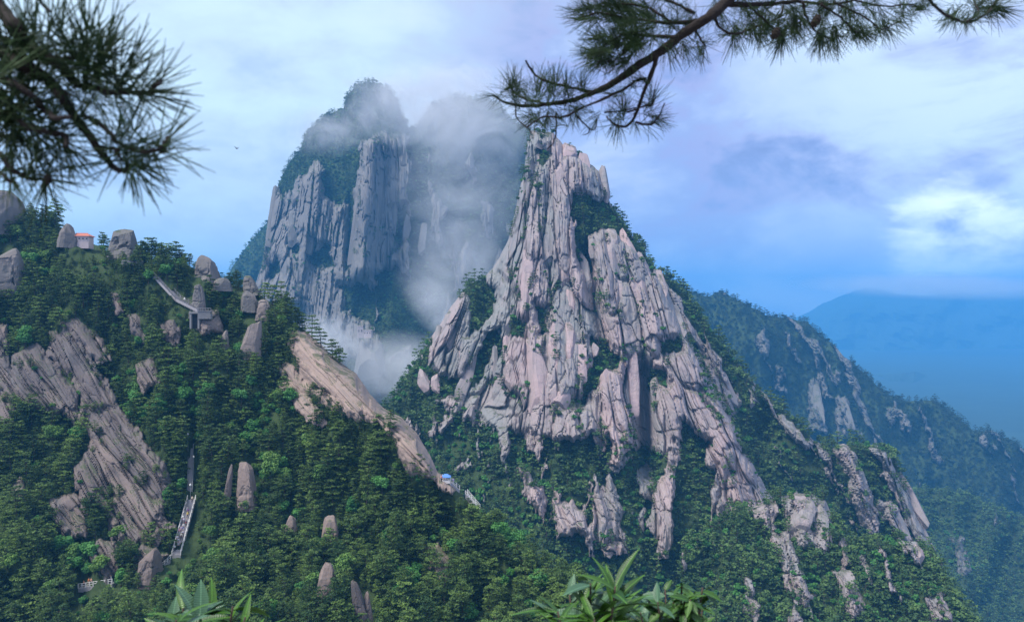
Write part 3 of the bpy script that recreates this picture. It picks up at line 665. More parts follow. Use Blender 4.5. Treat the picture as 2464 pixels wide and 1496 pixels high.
# ------------------------------------------------------------------ rock slabs and boulders as pieces of their own
def slab_mesh(name, top, bot, width, mat, tint=0.5, depth=0.5, p=3.2, q=2.6, seed=0, topw=1.0, botw=1.0, rough=0.10, nu=22, nv=26, grooves=0.06, facets=9, foot=False, crack=0.05):
    """rounded upright granite block between two points; local origin at its foot"""
    top, bot = Vector(top), Vector(bot)
    ax = top - bot; L = ax.length; axn = ax.normalized()
    view = Vector((0, 1, 0)); right = axn.cross(view)
    right = (right if right.length > 1e-3 else Vector((1, 0, 0))).normalized()
    if right.x < 0: right = -right
    back = right.cross(axn).normalized()
    if back.y < 0: back = -back
    u = np.linspace(0, 2 * math.pi, nu, endpoint=False); v = np.linspace(0, 1, nv)
    U, V = np.meshgrid(u, v)
    tt = np.where(foot & (V < 0.6), 0.0, np.clip((V - 0.6) / 0.4, 0, 1) if foot else np.abs(2 * V - 1)); r = np.clip(1 - tt ** p, 0, 1) ** (1 / p)
    r = r * (botw + (topw - botw) * V)
    cu, su = np.cos(U), np.sin(U)
    sx = np.sign(cu) * np.abs(cu) ** (2 / q); sy = np.sign(su) * np.abs(su) ** (2 / q)
    ang = U / (2 * math.pi)
    n1 = fbm(np.cos(U) * 1.3 + seed * 3.7, V * 2.2 + np.sin(U) * 1.3, seed, 4)
    n2 = fbm(ang * 9 + seed, V * 1.2, seed + 5, 3)
    n3 = fbm(ang * 3 + seed * 1.3, V * 9, seed + 8, 3)
    # closed around: fade the angular noise at the seam (which faces away)
    seam = np.minimum(1, np.minimum(ang, 1 - ang) * 8)
    k = 1 + rough * 2.2 * n1 + (grooves * 2 * n2 + rough * 0.5 * n3) * seam
    ncell = max(3, round(3.0)); f1, f2, cid_, pl_ = worley_plane(ang * ncell * 1.5 + 0.5 * n1, V * L / width * 1.4 + seed * 3.1, seed + 77)
    k = k + crack * (sstep(0.0, 0.16, f2 - f1) - 1.0) * seam + crack * 0.9 * (cid_ - 0.5) * seam
    wob = 0.16 * fbm(V * 2.2, V * 0 + seed * 1.9, seed + 3, 2)
    h = width / 2
    X = (sx * r * k + wob) * h; Yb = sy * r * k * width * depth; Z = V * L + 0.03 * L * n1 * (V > .85)
    rg = np.random.default_rng(seed + 900); Q = np.stack([X / h, Yb / (width * depth), (Z / L - 0.5) * 2], -1)
    for _ in range(facets):
        nv_ = rg.normal(size=3); nv_[2] *= 0.7
        if foot: nv_[2] = abs(nv_[2]) * 0.8
        nv_ = nv_ *1.0; nv_ /= np.linalg.norm(nv_); of = 0.62 + 0.22 * rg.random()
        ov = np.clip((Q * nv_).sum(-1) - of, 0, None); Q = Q - ov[..., None] * nv_ * 0.92
    X, Yb, Z = Q[..., 0] * h, Q[..., 1] * width * depth, (Q[..., 2] / 2 + 0.5) * L
    fn = fbm(ang * 14 * seam + seed, V * L / width * 5, seed + 12, 4) * seam
    X = X * (1 + rough * 0.35 * fn); Yb = Yb * (1 + rough * 0.35 * fn)
    pts = (np.array(right)[None, None] * X[..., None] + np.array(back)[None, None] * Yb[..., None] + np.array(axn)[None, None] * Z[..., None])
    idx = np.arange(nu * nv).reshape(nv, nu)
    nx = np.roll(idx, -1, 1)
    f = np.stack([idx[:-1], nx[:-1], nx[1:], idx[1:]], -1).reshape(-1, 4)
    me = mesh_np(name, pts.reshape(-1, 3), f, mat, False)
    fattr(me, 'rock', np.ones(nu * nv)); fattr(me, 'tint', np.clip(tint + 0.25 * n1, 0, 1))
    vattr(me, 'st', np.stack([U * width * 0.5 + seed * 13, -V * L, U * 0], -1))
    return me
def slab_on(hill, a, b, w, tint, name='rock_slab', parent=True, sink=0.25, fwd=0.15, **kw):
    """block standing on a hill surface between two surveyed points"""
    ma = hill.at(a[0], a[1], True); mb = hill.at(b[0], b[1], True)
    width = w / FL * (ma.y + mb.y) / 2
    dy = width * kw.get('depth', 0.5) * (1 - sink)
    f0 = (mb.y - dy * fwd) / mb.y; f1 = (ma.y - dy * fwd) / ma.y
    bot, top = mb * f0, ma * f1
    if kw.get('foot'):
        yy = mb.y + 0.15 * width; top = P(a[0], a[1], yy); bot = P(b[0], b[1], yy); bot.z -= 0.22 * (top - bot).length
    me = slab_mesh(name, top, bot, width, kw.pop('mat', hill.obj.data.materials[0]), tint, **kw)
    o = link(name, me, hill.obj if parent else None, bot)
    return o
def c6(x, y): return (927 + x * 0.4686, 306 + y * 0.4686)
SL = [  # crop units: top, bottom, width, tint
 (740, 620, 725, 965, 95, .80), (930, 600, 935, 835, 88, .70), (845, 525, 830, 705, 72, .25), (955, 835, 945, 965, 72, .8), (1145, 510, 1175, 780, 95, .45),
 (1225, 530, 1350, 980, 88, .75), (905, 180, 892, 335, 85, .62), (1012, 160, 1022, 335, 95, .72), (1105, 205, 1145, 410, 58, .3), (950, 100, 950, 180, 80, .8), (955, 190, 956, 320, 42, .85),
 (760, 1060, 800, 1490, 132, .85), (868, 950, 872, 1340, 95, .85), (945, 985, 950, 1220, 88, .85), (1000, 1120, 1003, 1345, 82, .9), (630, 1075, 635, 1305, 62, .8), (1072, 1105, 1078, 1185, 44, .7),
 (925, 1335, 872, 1450, 100, .8), (1165, 1260, 1130, 1490, 115, .8), (1268, 1120, 1275, 1500, 64, .85), (800, 335, 780, 565, 52, .2), (858, 335, 850, 535, 42, .2), (920, 355, 932, 505, 62, .35),
 (765, 20, 748, 335, 62, .3), (825, 20, 800, 120, 60, .3), (840, 615, 830, 720, 62, .2), (872, 615, 872, 845, 26, .25), (355, 910, 338, 1155, 92, .35), (290, 1025, 258, 1205, 62, .2), (405, 1085, 378, 1270, 62, .7),
 (193, 1235, 196, 1365, 72, .6), (262, 1255, 260, 1375, 54, .8), (470, 1145, 355, 1440, 62, .2), (560, 945, 468, 1135, 34, .2), (1005, 630, 1042, 905, 62, .2), (1088, 795, 1112, 1005, 62, .25), (1148, 840, 1172, 965, 46, .85),
 (1198, 790, 1232, 1110, 62, .6), (1395, 740, 1432, 905, 62, .6), (1328, 990, 1390, 1195, 72, .25), (1475, 910, 1540, 1105, 52, .3), (650, 895, 620, 1065, 42, .2), (560, 1120, 558, 1305, 42, .2), (690, 1085, 690, 1345, 52, .55),
 (592, 1285, 560, 1455, 72, .3), (1378, 1285, 1390, 1405, 62, .2), (1450, 1340, 1452, 1425, 38, .3), (1512, 1400, 1522, 1500, 56, .8), (790, 690, 788, 860, 30, .15), (1060, 560, 1075, 680, 50, .25), (1300, 640, 1400, 900, 40, .55)]
for i, (x0, y0, x1, y1, w, t) in enumerate(SL):
    slab_on(B, c6(x0, y0), c6(x1, y1), w * 0.4686 * 1.06, t, seed=i + 1, depth=0.5, sink=0.1, rough=0.07, p=5.5, q=3.6, nu=44, nv=56, topw=0.84, facets=15, fwd=0.7)
def c4(x, y): return (524 + x * 0.431, 161 + y * 0.431)
SLC = [(838, 420, 745, 1140, 80, .45), (905, 520, 850, 1130, 62, .40), (960, 415, 965, 640, 66, .35), (930, 620, 900, 1000, 48, .2), (1010, 440, 1010, 600, 36, .3),
 (560, 545, 470, 820, 90, .5), (345, 670, 285, 1090, 92, .35), (430, 790, 415, 1010, 70, .3), (540, 775, 495, 1060, 74, .4), (620, 820, 560, 1050, 60, .3), (685, 960, 690, 1130, 44, .3), (400, 1060, 380, 1240, 60, .3),
 (470, 1080, 440, 1330, 90, .4), (560, 1120, 540, 1350, 90, .4), (630, 1140, 640, 1350, 74, .35), (500, 640, 440, 800, 60, .4), (1060, 820, 1040, 1010, 50, .2), (1150, 880, 1130, 1080, 50, .2), (985, 700, 980, 960, 46, .2)]
for i, (x0, y0, x1, y1, w, t) in enumerate(SLC):
    slab_on(C, c4(x0, y0), c4(x1, y1), w * 0.431 * 1.05, t, seed=i + 101, depth=0.6, sink=0.1, rough=0.06, p=6, q=4, nu=44, nv=60, grooves=0.14, topw=0.85, facets=14)
SLD = [(C, 886, 806, 892, 915, 84, .45), (D3, 1925, 1190, 1935, 1290, 74, .35), (D3, 1968, 1205, 1985, 1320, 40, .35), (D3, 1890, 1330, 1900, 1400, 34, .2), (D3, 2035, 1370, 2052, 1480, 46, .4), (D3, 2205, 1314, 2212, 1350, 34, .8),
 (D2, 2025, 1080, 2045, 1130, 46, .35), (D2, 2062, 1130, 2095, 1290, 40, .2), (D2, 1708, 870, 1760, 990, 46, .25), (D2, 2160, 1130, 2240, 1290, 28, .3), (D2, 2130, 1200, 2180, 1305, 40, .25),
 (D1, 2016, 955, 2050, 1045, 40, .3), (D1, 1955, 925, 1972, 1030, 34, .3)]
for i, (h, x0, y0, x1, y1, w, t) in enumerate(SLD):
    slab_on(h, (x0, y0), (x1, y1), w, t, seed=i + 201, depth=0.5, sink=0.25, rough=0.10, nu=40, nv=44, topw=0.8, p=4.5, facets=14)

# free-standing boulders and pillars on the spur: (label, top, foot, width, tint, top width, power)
BD = [
 ('large rounded grey dome at the high end of the spur crest', (4, 438), (4, 545), 118, .15, .75, 2.4),
 ('low grey dome behind the red-roofed building', (162, 538), (160, 586), 50, .1, .7, 2.2),
 ('dark rounded hump of rock on the crest beside the umbrella pine', (298, 543), (300, 620), 88, .05, .62, 2.6),
 ('pale weathered boulder above the pointed spire', (492, 612), (500, 672), 66, .2, .45, 2.3),
 ('sharp leaning rock spire at the foot of the crest stairway', (478, 655), (476, 748), 50, .15, .25, 3.0),
 ('flat-topped low rock at the saddle', (536, 668), (536, 695), 46, .1, .8, 2.4),
 ('tilted pointed slab at the top of the boulder pile', (594, 648), (606, 704), 52, .15, .35, 2.4),
 ('rounded grey boulder in the middle of the pile', (600, 690), (600, 742), 60, .1, .6, 2.3),
 ('pinkish split boulder at the outer end of the pile', (634, 712), (634, 762), 52, .65, .6, 2.3),
 ('big blocky outcrop with pink water streaks under the pile', (612, 752), (606, 858), 66, .5, .85, 3.6),
 ('small grey block beside the streaked outcrop', (542, 785), (541, 832), 24, .2, .8, 3.0),
 ('rounded grey boulder with lichen in the wood below the large dome', (22, 588), (28, 690), 82, .2, .55, 2.4),
 ('brown rectangular rock pillar standing in the wood', (592, 1096), (594, 1200), 52, .55, .95, 4.0),
 ('thin curved rock flake beside the brown pillar', (556, 1115), (544, 1195), 18, .3, .6, 3.0),
 ('pinkish rock pillar among the lower pines', (794, 1236), (790, 1312), 50, .6, .6, 2.6),
 ('square brown rock stump below the pink pillar', (784, 1352), (785, 1440), 46, .55, .8, 3.0),
 ('grey leaning slab at the foot of the slope', (850, 1395), (878, 1510), 36, .2, .6, 2.8),
 ('second leaning slab behind the grey one', (880, 1420), (896, 1520), 24, .4, .7, 3.4),
 ('small pink boulder showing among dark pines', (702, 1236), (700, 1268), 26, .7, .7, 2.4),
 ('grey rock at the foot of the big bare face', (364, 1316), (358, 1390), 62, .35, .6, 2.6)]
for i, (lb, a, b, w, t, tw, p) in enumerate(BD):
    if 700 < b[1] < 1000: a = (a[0], a[1] + 0.16 * (b[1] - a[1])); w = w * 0.86
    nm = 'rock_pillar' if (b[1] - a[1]) > 1.5 * w else 'boulder'
    o = slab_on(A, a, b, w, t, nm, False, seed=i + 301, depth=0.5, sink=0.35 if b[1] > 720 else 0.0, rough=0.14, topw=tw, p=p, nu=56, nv=48, grooves=0.07, facets=16, foot=True, crack=0.16)
    o.data.materials[0] = M['boulder'] if b[1] < 1000 else M['rock_near']
    tag(o, lb, 'pillar' if nm == 'rock_pillar' else 'boulder', 'rocks on the spur')

# ------------------------------------------------------------------ trees
def leaf_quads(cen, nor, size, rng, asp=0.6):
    n = len(cen)
    a = rng.normal(size=(n, 3)); nor = nor / (np.linalg.norm(nor, axis=1, keepdims=True) + 1e-9)
    a = np.cross(nor, a); a /= np.linalg.norm(a, axis=1, keepdims=True) + 1e-9
    b = np.cross(nor, a)
    s = size[:, None]
    v = np.stack([cen - a * s, cen + b * s * asp, cen + a * s, cen - b * s * asp], 1).reshape(-1, 3)
    f = np.arange(n * 4).reshape(n, 4)
    return v, f
def pads(spec, rng, leaf, per, flat=0.26, tilt=0.55):
    cs, ns, ss = [], [], []
    for (c, r) in spec:
        k = max(4, int(per * r * r))
        th = rng.random(k) * 2 * np.pi; rr = np.sqrt(rng.random(k)) * r * (0.75 + 0.35 * rng.random(k))
        h = rng.normal(size=k) * flat * r * 0.45 - (rr / r) ** 2 * 0.10 * r
        cs.append(np.stack([c[0] + rr * np.cos(th), c[1] + rr * np.sin(th), c[2] + h], 1))
        nn = rng.normal(size=(k, 3)) * tilt; nn[:, 2] += 1; ns.append(nn)
        ss.append(leaf * (0.6 + 0.7 * rng.random(k)))
    return np.concatenate(cs), np.concatenate(ns), np.concatenate(ss)
def trunk_mb(H, lean, rng, r0=0.17, br=()):
    mb = MB(); pts = []
    for i in range(6):
        t = i / 5; pts.append((lean[0] * t * t + 0.10 * rng.normal() * t, lean[1] * t * t + 0.1 * rng.normal() * t, H * 0.93 * t - 0.5 * (1 - t)))
    mb.tube(pts, [r0 * (1 - 0.8 * i / 5) for i in range(6)], 6)
    for (c, h) in br:
        t = max(0.05, min(1, h / H)); b = (lean[0] * t * t, lean[1] * t * t, H * 0.9 * t)
        mb.tube([b, ((b[0] + c[0]) / 2, (b[1] + c[1]) / 2, (b[2] + c[2]) / 2 + 0.12), (c[0], c[1], c[2] - 0.05)], [r0 * .35, r0 * .25, r0 * .1], 4)
    return mb
def pine(seed, H=6.0, W=2.3, tiers=6, leaf=0.20, per=70, low=0.22, pads_n=(4, 7)):
    rng = np.random.default_rng(seed)
    lean = rng.normal(size=2) * 0.35; spec = []; br = []
    for i in range(tiers):
        t = low + (1 - low) * (i / (tiers - 1)) ** 0.9
        z = H * t; rad = W * (0.35 + 0.65 * math.sin(math.pi * (0.18 + 0.72 * (1 - t)))) * (0.75 + 0.4 * rng.random())
        if i == tiers - 1: rad *= 0.55
        n = int(rng.integers(*pads_n)); a0 = rng.random() * 6.28
        for k in range(n):
            a = a0 + k * 6.283 / n + rng.normal() * 0.35; d = rad * (0.45 + 0.5 * rng.random())
            c = (lean[0] * t * t + d * math.cos(a), lean[1] * t * t + d * math.sin(a), z + rng.normal() * 0.16 - 0.08 * d)
            r = (0.55 + 0.5 * rng.random()) * (0.55 + 0.2 * rad)
            spec.append((c, r)); br.append((c, z))
        spec.append(((lean[0] * t * t, lean[1] * t * t, z + 0.05), 0.5))
    c, nrm, sz = pads(spec, rng, leaf, per)
    v, f = leaf_quads(c, nrm, sz, rng)
    return v, f, trunk_mb(H, lean, rng, 0.16, br[::2])
def broad(seed, H=4.5, W=2.0, leaf=0.2, lumps=16, per=70):
    rng = np.random.default_rng(seed); cs, ns, ss = [], [], []; br = []
    for i in range(lumps):
        d = rng.normal(size=3); d /= np.linalg.norm(d); q = rng.random() ** 0.5
        c = np.array([d[0] * W * 0.75 * q, d[1] * W * 0.75 * q, H * 0.62 + d[2] * H * 0.30 * q]); r = W * (0.26 + 0.2 * rng.random())
        k = int(per); e = rng.normal(size=(k, 3)); e /= np.linalg.norm(e, axis=1, keepdims=True)
        rad = r * (0.65 + 0.45 * rng.random(k))[:, None]
        cs.append(c + e * rad * np.array([1, 1, 0.7])); nn = e + rng.normal(size=(k, 3)) * 0.5; nn[:, 2] += 0.5; ns.append(nn)
        ss.append(leaf * (0.6 + 0.8 * rng.random(k)))
        br.append((tuple(c), max(0.3, c[2] - 1.0)))
    v, f = leaf_quads(np.concatenate(cs), np.concatenate(ns), np.concatenate(ss), rng, 0.7)
    return v, f, trunk_mb(H * 0.8, (0.1, 0.1), rng, 0.12, br[:6])

PINES, BROADS = [], []
for i in range(7):
    v, f, tr = pine(100 + i, H=5.0 + 0.45 * i, W=2.0 + 0.16 * (i % 4), tiers=5 + i % 3)
    PINES.append((mesh_np('crown', v, f, M['pine'], False), tr.mesh('trunk', M['bark'], True)))
for i in range(4):
    v, f, tr = broad(200 + i, H=3.4 + 0.5 * i, W=1.7 + 0.2 * i)
    BROADS.append((mesh_np('crown', v, f, M['yellowish' if i == 3 else 'broad'], False), tr.mesh('trunk', M['bark'], True)))
def joined(name, v, f, tr, leafmat):
    """crown and trunk in one mesh, for the mass of the wood"""
    me = bpy.data.meshes.new(name); nv = len(v)
    tv = np.array([tuple(p) for p in tr.v]); tf = [[i + nv for i in q] for q in tr.f]
    me.from_pydata(np.concatenate([v, tv]).tolist(), [], f.tolist() + tf)
    me.materials.append(leafmat); me.materials.append(M['bark'])
    mi = np.zeros(len(me.polygons), np.int32); mi[len(f):] = 1
    me.polygons.foreach_set('material_index', mi); me.update()
    return me
def source_collection(name, meshes):
    c = bpy.data.collections.new(name)
    for i, me in enumerate(meshes):
        o = bpy.data.objects.new('%s_%02d' % (name, i), me); c.objects.link(o)
    return c
SRC_NEAR = source_collection('wood_source', [joined('pine', *pine(300 + i, H=4.6 + 0.45 * i, W=1.9 + 0.15 * (i % 4), tiers=5 + i % 3), M['pine']) for i in range(6)]
                             + [joined('broadleaf', *broad(320 + i, H=3.0 + 0.5 * i, W=1.6 + 0.2 * i), M['yellowish' if i == 2 else 'broad']) for i in range(3)])
SRC_FAR = source_collection('far_source', [joined('pine', *pine(400 + i, H=5.2, W=2.5, tiers=4, leaf=0.42, per=14, pads_n=(3, 5)), M['far_leaf']) for i in range(4)]
                            + [joined('bush', *broad(420 + i, H=3.2, W=2.1, leaf=0.42, lumps=9, per=22), M['far_leaf']) for i in range(3)]
                            + [joined('bush', *broad(440 + i, H=2.6, W=1.9, leaf=0.40, lumps=8, per=22), M['broad']) for i in range(1)])
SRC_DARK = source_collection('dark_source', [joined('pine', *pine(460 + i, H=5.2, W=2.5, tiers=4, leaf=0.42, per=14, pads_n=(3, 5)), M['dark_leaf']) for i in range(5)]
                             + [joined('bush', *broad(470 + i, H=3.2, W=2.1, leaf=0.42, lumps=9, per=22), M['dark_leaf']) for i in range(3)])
def gn_forest(name, pts, scale, idx, coll, label, seed=0):
    rng = np.random.default_rng(seed)
    me = bpy.data.meshes.new(name); me.from_pydata(np.asarray(pts).tolist(), [], [])
    fattr(me, 'sc', scale); fattr(me, 'rz', rng.random(len(pts)) * 6.283)
    a = me.attributes.new('vi', 'INT', 'POINT'); a.data.foreach_set('value', np.asarray(idx, np.int32))
    o = link(name, me); tag(o, label, 'forest', kind='stuff')
    ng = bpy.data.node_groups.new(name + '_nodes', 'GeometryNodeTree')
    ng.interface.new_socket('Geometry', in_out='INPUT', socket_type='NodeSocketGeometry')
    ng.interface.new_socket('Geometry', in_out='OUTPUT', socket_type='NodeSocketGeometry')
    gi, go = ng.nodes.new('NodeGroupInput'), ng.nodes.new('NodeGroupOutput')
    iop = ng.nodes.new('GeometryNodeInstanceOnPoints'); ci = ng.nodes.new('GeometryNodeCollectionInfo')
    ci.inputs['Collection'].default_value = coll; ci.inputs['Separate Children'].default_value = True; ci.inputs['Reset Children'].default_value = True
    def na(n, t):
        x = ng.nodes.new('GeometryNodeInputNamedAttribute'); x.data_type = t; x.inputs[0].default_value = n
        return [s for s in x.outputs if s.enabled and s.name == 'Attribute'][0]
    cx = ng.nodes.new('ShaderNodeCombineXYZ'); ng.links.new(na('rz', 'FLOAT'), cx.inputs[2])
    L = ng.links.new
    L(gi.outputs[0], iop.inputs['Points']); L(ci.outputs[0], iop.inputs['Instance']); iop.inputs['Pick Instance'].default_value = True
    L(na('vi', 'INT'), iop.inputs['Instance Index']); L(cx.outputs[0], iop.inputs['Rotation']); L(na('sc', 'FLOAT'), iop.inputs['Scale'])
    L(iop.outputs[0], go.inputs[0])
    md = o.modifiers.new('forest', 'NODES'); md.node_group = ng
    return o

# ---- clearings kept open in front of paths and landmarks on the spur
CLEAR = [[(405, 1345), (445, 1195), (480, 1195), (470, 1350), (440, 1370)], [(330, 1385), (405, 1335), (425, 1360), (390, 1410), (340, 1425)], [(175, 1395), (290, 1385), (290, 1440), (175, 1450)],
         [(362, 655), (380, 655), (440, 715), (520, 735), (525, 790), (465, 790), (425, 745)], [(1050, 1120), (1120, 1130), (1165, 1190), (1165, 1240), (1060, 1210)],
         [(165, 555), (240, 568), (245, 640), (165, 625)], [(446, 1040), (470, 1040), (472, 1185), (450, 1185)]]
PIL_CLEAR = [[(a[0] - w * .45, a[1] + 4), (a[0] + w * .45, a[1] + 4), (b[0] + w * .4, b[1] - 0.2 * (b[1] - a[1])), (b[0] - w * .4, b[1] - 0.2 * (b[1] - a[1]))] for (_, a, b, w, *_r) in BD]
CLEAR_A = CLEAR + PIL_CLEAR
def green_zone(px, py):
    """where lighter broadleaf growth shows among the pines"""
    g = fbm(px / 45, py / 45, 901, 3)
    zones = [((640, 990), 50), ((330, 990), 60), ((450, 940), 45), ((600, 1200), 40), ((620, 1050), 30), ((40, 830), 25), ((560, 730), 35), ((980, 1430), 30), ((250, 640), 30), ((210, 1400), 70), ((480, 1400), 60), ((1000, 1120), 25), ((640, 1150), 40), ((440, 1300), 25), ((1240, 1320), 25)]
    z = np.zeros(np.shape(px))
    for (c, r) in zones: z = np.maximum(z, np.exp(-((px - c[0]) ** 2 + (py - c[1]) ** 2) / (r * r)))
    return 0.30 * sstep(0.15, 0.5, g) + 0.75 * z + 0.04
pts, tpx, tpy, trk = A.scatter(38000, 1.85, lambda px, py, rk, gap, e: np.where(rk < 0.35, 1.0, np.where((gap < 0.14) & (e > 8) & (px < 640) & (fbm(px / 40, py / 40, 911, 3) > 0.12), 0.25, 0.0)), 5, CLEAR_A)
rng = np.random.default_rng(21)
isb = rng.random(len(pts)) < green_zone(tpx, tpy)
tsc = (0.46 + 0.72 * rng.random(len(pts)) ** 1.6) * (1 + 0.22 * fbm(tpx / 60, tpy / 60, 921, 2)); tsc = np.where(isb, tsc * 1.15, tsc); tsc = np.where(trk > 0.3, tsc * 0.5, tsc)
# trees whose crowns would stand in front of a clearing stay small
vis = (tpx > 0) & (tpx < 2463) & (tpy < 1530) & (tpy > 0)
near_path = np.zeros(len(pts), bool)
for q in CLEAR: near_path |= polysd(tpx, tpy, [(x, y + 45) for (x, y) in q]) > -14
for q in PIL_CLEAR: near_path |= polysd(tpx, tpy, [(x, y + 24) for (x, y) in q]) > -4
tsc = np.where(near_path, tsc * 0.5, tsc)
size = tsc / pts[:, 1]
def pick(mask, n):
    k = np.where(mask & vis)[0]; k = k[np.argsort(-size[k])][:n]; return k
pk = pick(~isb, 295); bk = pick(isb, 120)
LANDMARKS = [((440, 1270), 'beside the crowded stairway'), ((458, 1110), 'beside the lamp-lined upper flight'), ((300, 1130), 'along the edge of the big bare rock face'), ((100, 920), 'around the dark slabs above the bare face'),
 ((235, 1415), 'around the terrace with the balustrade'), ((365, 1385), 'below the walled path and grey rock'), ((592, 1150), 'around the brown rectangular rock pillar'), ((792, 1275), 'around the pinkish rock pillar'), ((785, 1400), 'around the square brown rock stump'),
 ((870, 1450), 'beside the grey leaning slabs'), ((760, 930), 'under the upper end of the bare granite spine'), ((980, 1100), 'below the lower end of the bare granite spine'), ((1100, 1190), 'near the stall with the blue canopy'), ((610, 800), 'around the streaked outcrop and boulder pile'),
 ((480, 745), 'near the stone platform'), ((60, 1180), 'beside the pale rock patch under the bare face'), ((980, 1330), 'on the lower spur under the spine foot'), ((1200, 1400), 'on the spur tail above the fanned shrub'), ((640, 1000), 'in the middle of the wood above the brown pillar'), ((480, 1460), 'just behind the pale whorled shrub'), ((640, 1350), 'between the crowded stairway and the square stump'), ((60, 1400), 'in the low wood beyond the terrace end'), ((300, 700), 'below the skyline umbrella pine')]
def sized(s):
    return 'tall broad' if s > 0.85 else ('small stunted' if s < 0.56 else 'middling')
def near(x, y):
    return min(LANDMARKS, key=lambda q: (q[0][0] - x) ** 2 + (q[0][1] - y) ** 2)[1]
def plant(name, src, p, s, rz, label, cat, group):
    r = empty(name, p, rz); r.scale = (s, s, s); tag(r, label, cat, group)
    for nm, me in (('crown', src[0]), ('trunk', src[1])):
        o = bpy.data.objects.new(nm, me); COL.objects.link(o); o.parent = r
    return r
for j, k in enumerate(pk):
    plant('pine_tree', PINES[j % 7], pts[k], tsc[k], rng.random() * 6.28, sized(tsc[k]) + ' dark green tiered pine ' + near(tpx[k], tpy[k]), 'pine tree', 'pines of the near spur')
for j, k in enumerate(bk):
    plant('broadleaf_tree', BROADS[j % 4], pts[k], tsc[k], rng.random() * 6.28, sized(tsc[k]) + ' bright green broadleaf tree ' + near(tpx[k], tpy[k]), 'tree', 'broadleaf trees of the near spur')
rest = np.ones(len(pts), bool); rest[pk] = False; rest[bk] = False
gn_forest('spur_wood', pts[rest], tsc[rest], np.where(isb[rest], 6 + rng.integers(0, 3, rest.sum()), rng.integers(0, 6, rest.sum())), SRC_NEAR, 'dense pine wood covering the near spur', 1)

# ---- skyline pines of the crest (individuals)
def crest_pine(px, py, h, label, seed, W=2.6, low=0.62, tiers=3, grp=None):
    b = A.at(px, py); H = h / FL * b.y
    v, f, tr = pine(seed, H=H, W=W, tiers=tiers, leaf=0.2, per=80, low=low, pads_n=(4, 7))
    r = empty('pine_tree', b); tag(r, label, 'pine tree', grp)
    link('crown', mesh_np('crown', v, f, M['pine'], False), r); link('trunk', tr.mesh('trunk', M['bark'], True), r)
crest_pine(373, 640, 60, 'flat-topped umbrella pine with bare trunk on the skyline', 501, 2.4, 0.8, 3)
crest_pine(408, 642, 56, 'broad spreading pine beside the umbrella pine on the skyline', 502, 3.0, 0.55, 4)
crest_pine(432, 645, 52, 'leaning skyline pine next to the pale weathered boulder', 503, 2.4, 0.5, 4)
crest_pine(345, 625, 40, 'small dark pine against the dark rounded hump', 504, 2.2, 0.4, 4)
crest_pine(250, 600, 30, 'low scrubby pine between red roof and rounded hump', 505, 2.2, 0.3, 3)
crest_pine(140, 552, 26, 'low pine on the skyline between grey dome and red roof', 506, 2.4, 0.4, 3)
crest_pine(120, 545, 22, 'stunted pine beside the large grey dome', 507, 2.0, 0.4, 3)
for i, (x, y, h) in enumerate([(676, 740, 62), (655, 738, 50), (700, 772, 50), (716, 788, 48), (750, 812, 52), (772, 835, 44), (800, 862, 44), (816, 872, 34), (690, 765, 58), (636, 722, 40)]):
    crest_pine(x, y, h, 'dark layered pine on the skyline above the bare granite spine', 520 + i, 2.6, 0.25, 5, 'pines along the spine')

# ---- mass vegetation on the farther hills
def mass(hill, n, mind, accept, seed, name, label, smin, smax, coll=SRC_FAR, bright=0.06):
    p, px, py, rk = hill.scatter(n, mind, accept, seed)
    g = np.random.default_rng(seed)
    s = smin + (smax - smin) * g.random(len(p)); s = np.where(rk > 0.5, s * 0.7, s)
    br = g.random(len(p)) < bright * (1 + 2.0 * fbm(px / 50, py / 50, seed + 77, 2))
    gn_forest(name, p, s, np.where(br, 7, g.integers(0, 7, len(p))), coll, label, seed)
    return len(p)
def acc(crack, dens=1.0, nz=0.0, sc_=60.0, seed=0, edge=0.0):
    def f(px, py, rk, gap, e):
        k = fbm(px / sc_, py / sc_, 700 + seed, 3)
        return np.where(rk < 0.4, dens, np.where((gap < 0.16) & (k > nz), crack, 0.0)) + np.where((e < 9) & (e > 0) & (k > -0.1), edge, 0.0)
    return f
cnt = {}
cnt['B'] = mass(B, 45000, 3.2, acc(0.40, 1.0, 0.16, 50, 1, 0.10), 31, 'cone_scrub', 'pine scrub in the gullies and on the skirts of the granite cone', 0.7, 1.6, bright=0.24)
cnt['C'] = mass(C, 30000, 4.2, acc(0.30, 1.0, 0.05, 40, 2, 0.3), 32, 'peak_scrub', 'pines clinging to the cloud-wrapped peak', 1.0, 1.7, bright=0.05)
cnt['C2'] = mass(C2, 6000, 6.0, acc(0.3, 1.0, 0, 40, 3), 33, 'shoulder_wood', 'hazy wood on the shoulder behind the peak', 1.3, 2.0)
cnt['D2'] = mass(D2, 26000, 4.0, acc(0.2, 1.0, 0.1, 40, 4), 34, 'ridge_wood', 'green wood covering the right-hand ridge', 0.9, 1.9, bright=0.10)
cnt['D1'] = mass(D1, 26000, 6.0, acc(0.2, 1.0, 0.1, 40, 5), 35, 'far_ridge_wood', 'wood on the blue-hazed ridge, leaf colour darkened for cloud shade', 1.4, 2.3, SRC_DARK, 0.0)
cnt['D3'] = mass(D3, 16000, 2.5, acc(0.2, 1.0, 0.1, 40, 6), 36, 'slope_scrub', 'leafy scrub on the near right slope', 0.7, 1.4, bright=0.25)
cnt['E0'] = mass(E0, 10000, 5.0, acc(0.1, 1.0, 0.1, 40, 7), 37, 'valley_side_wood', 'hazy wood on the valley side', 1.2, 2.0)
print('TREES', len(pts), isb.sum(), cnt)

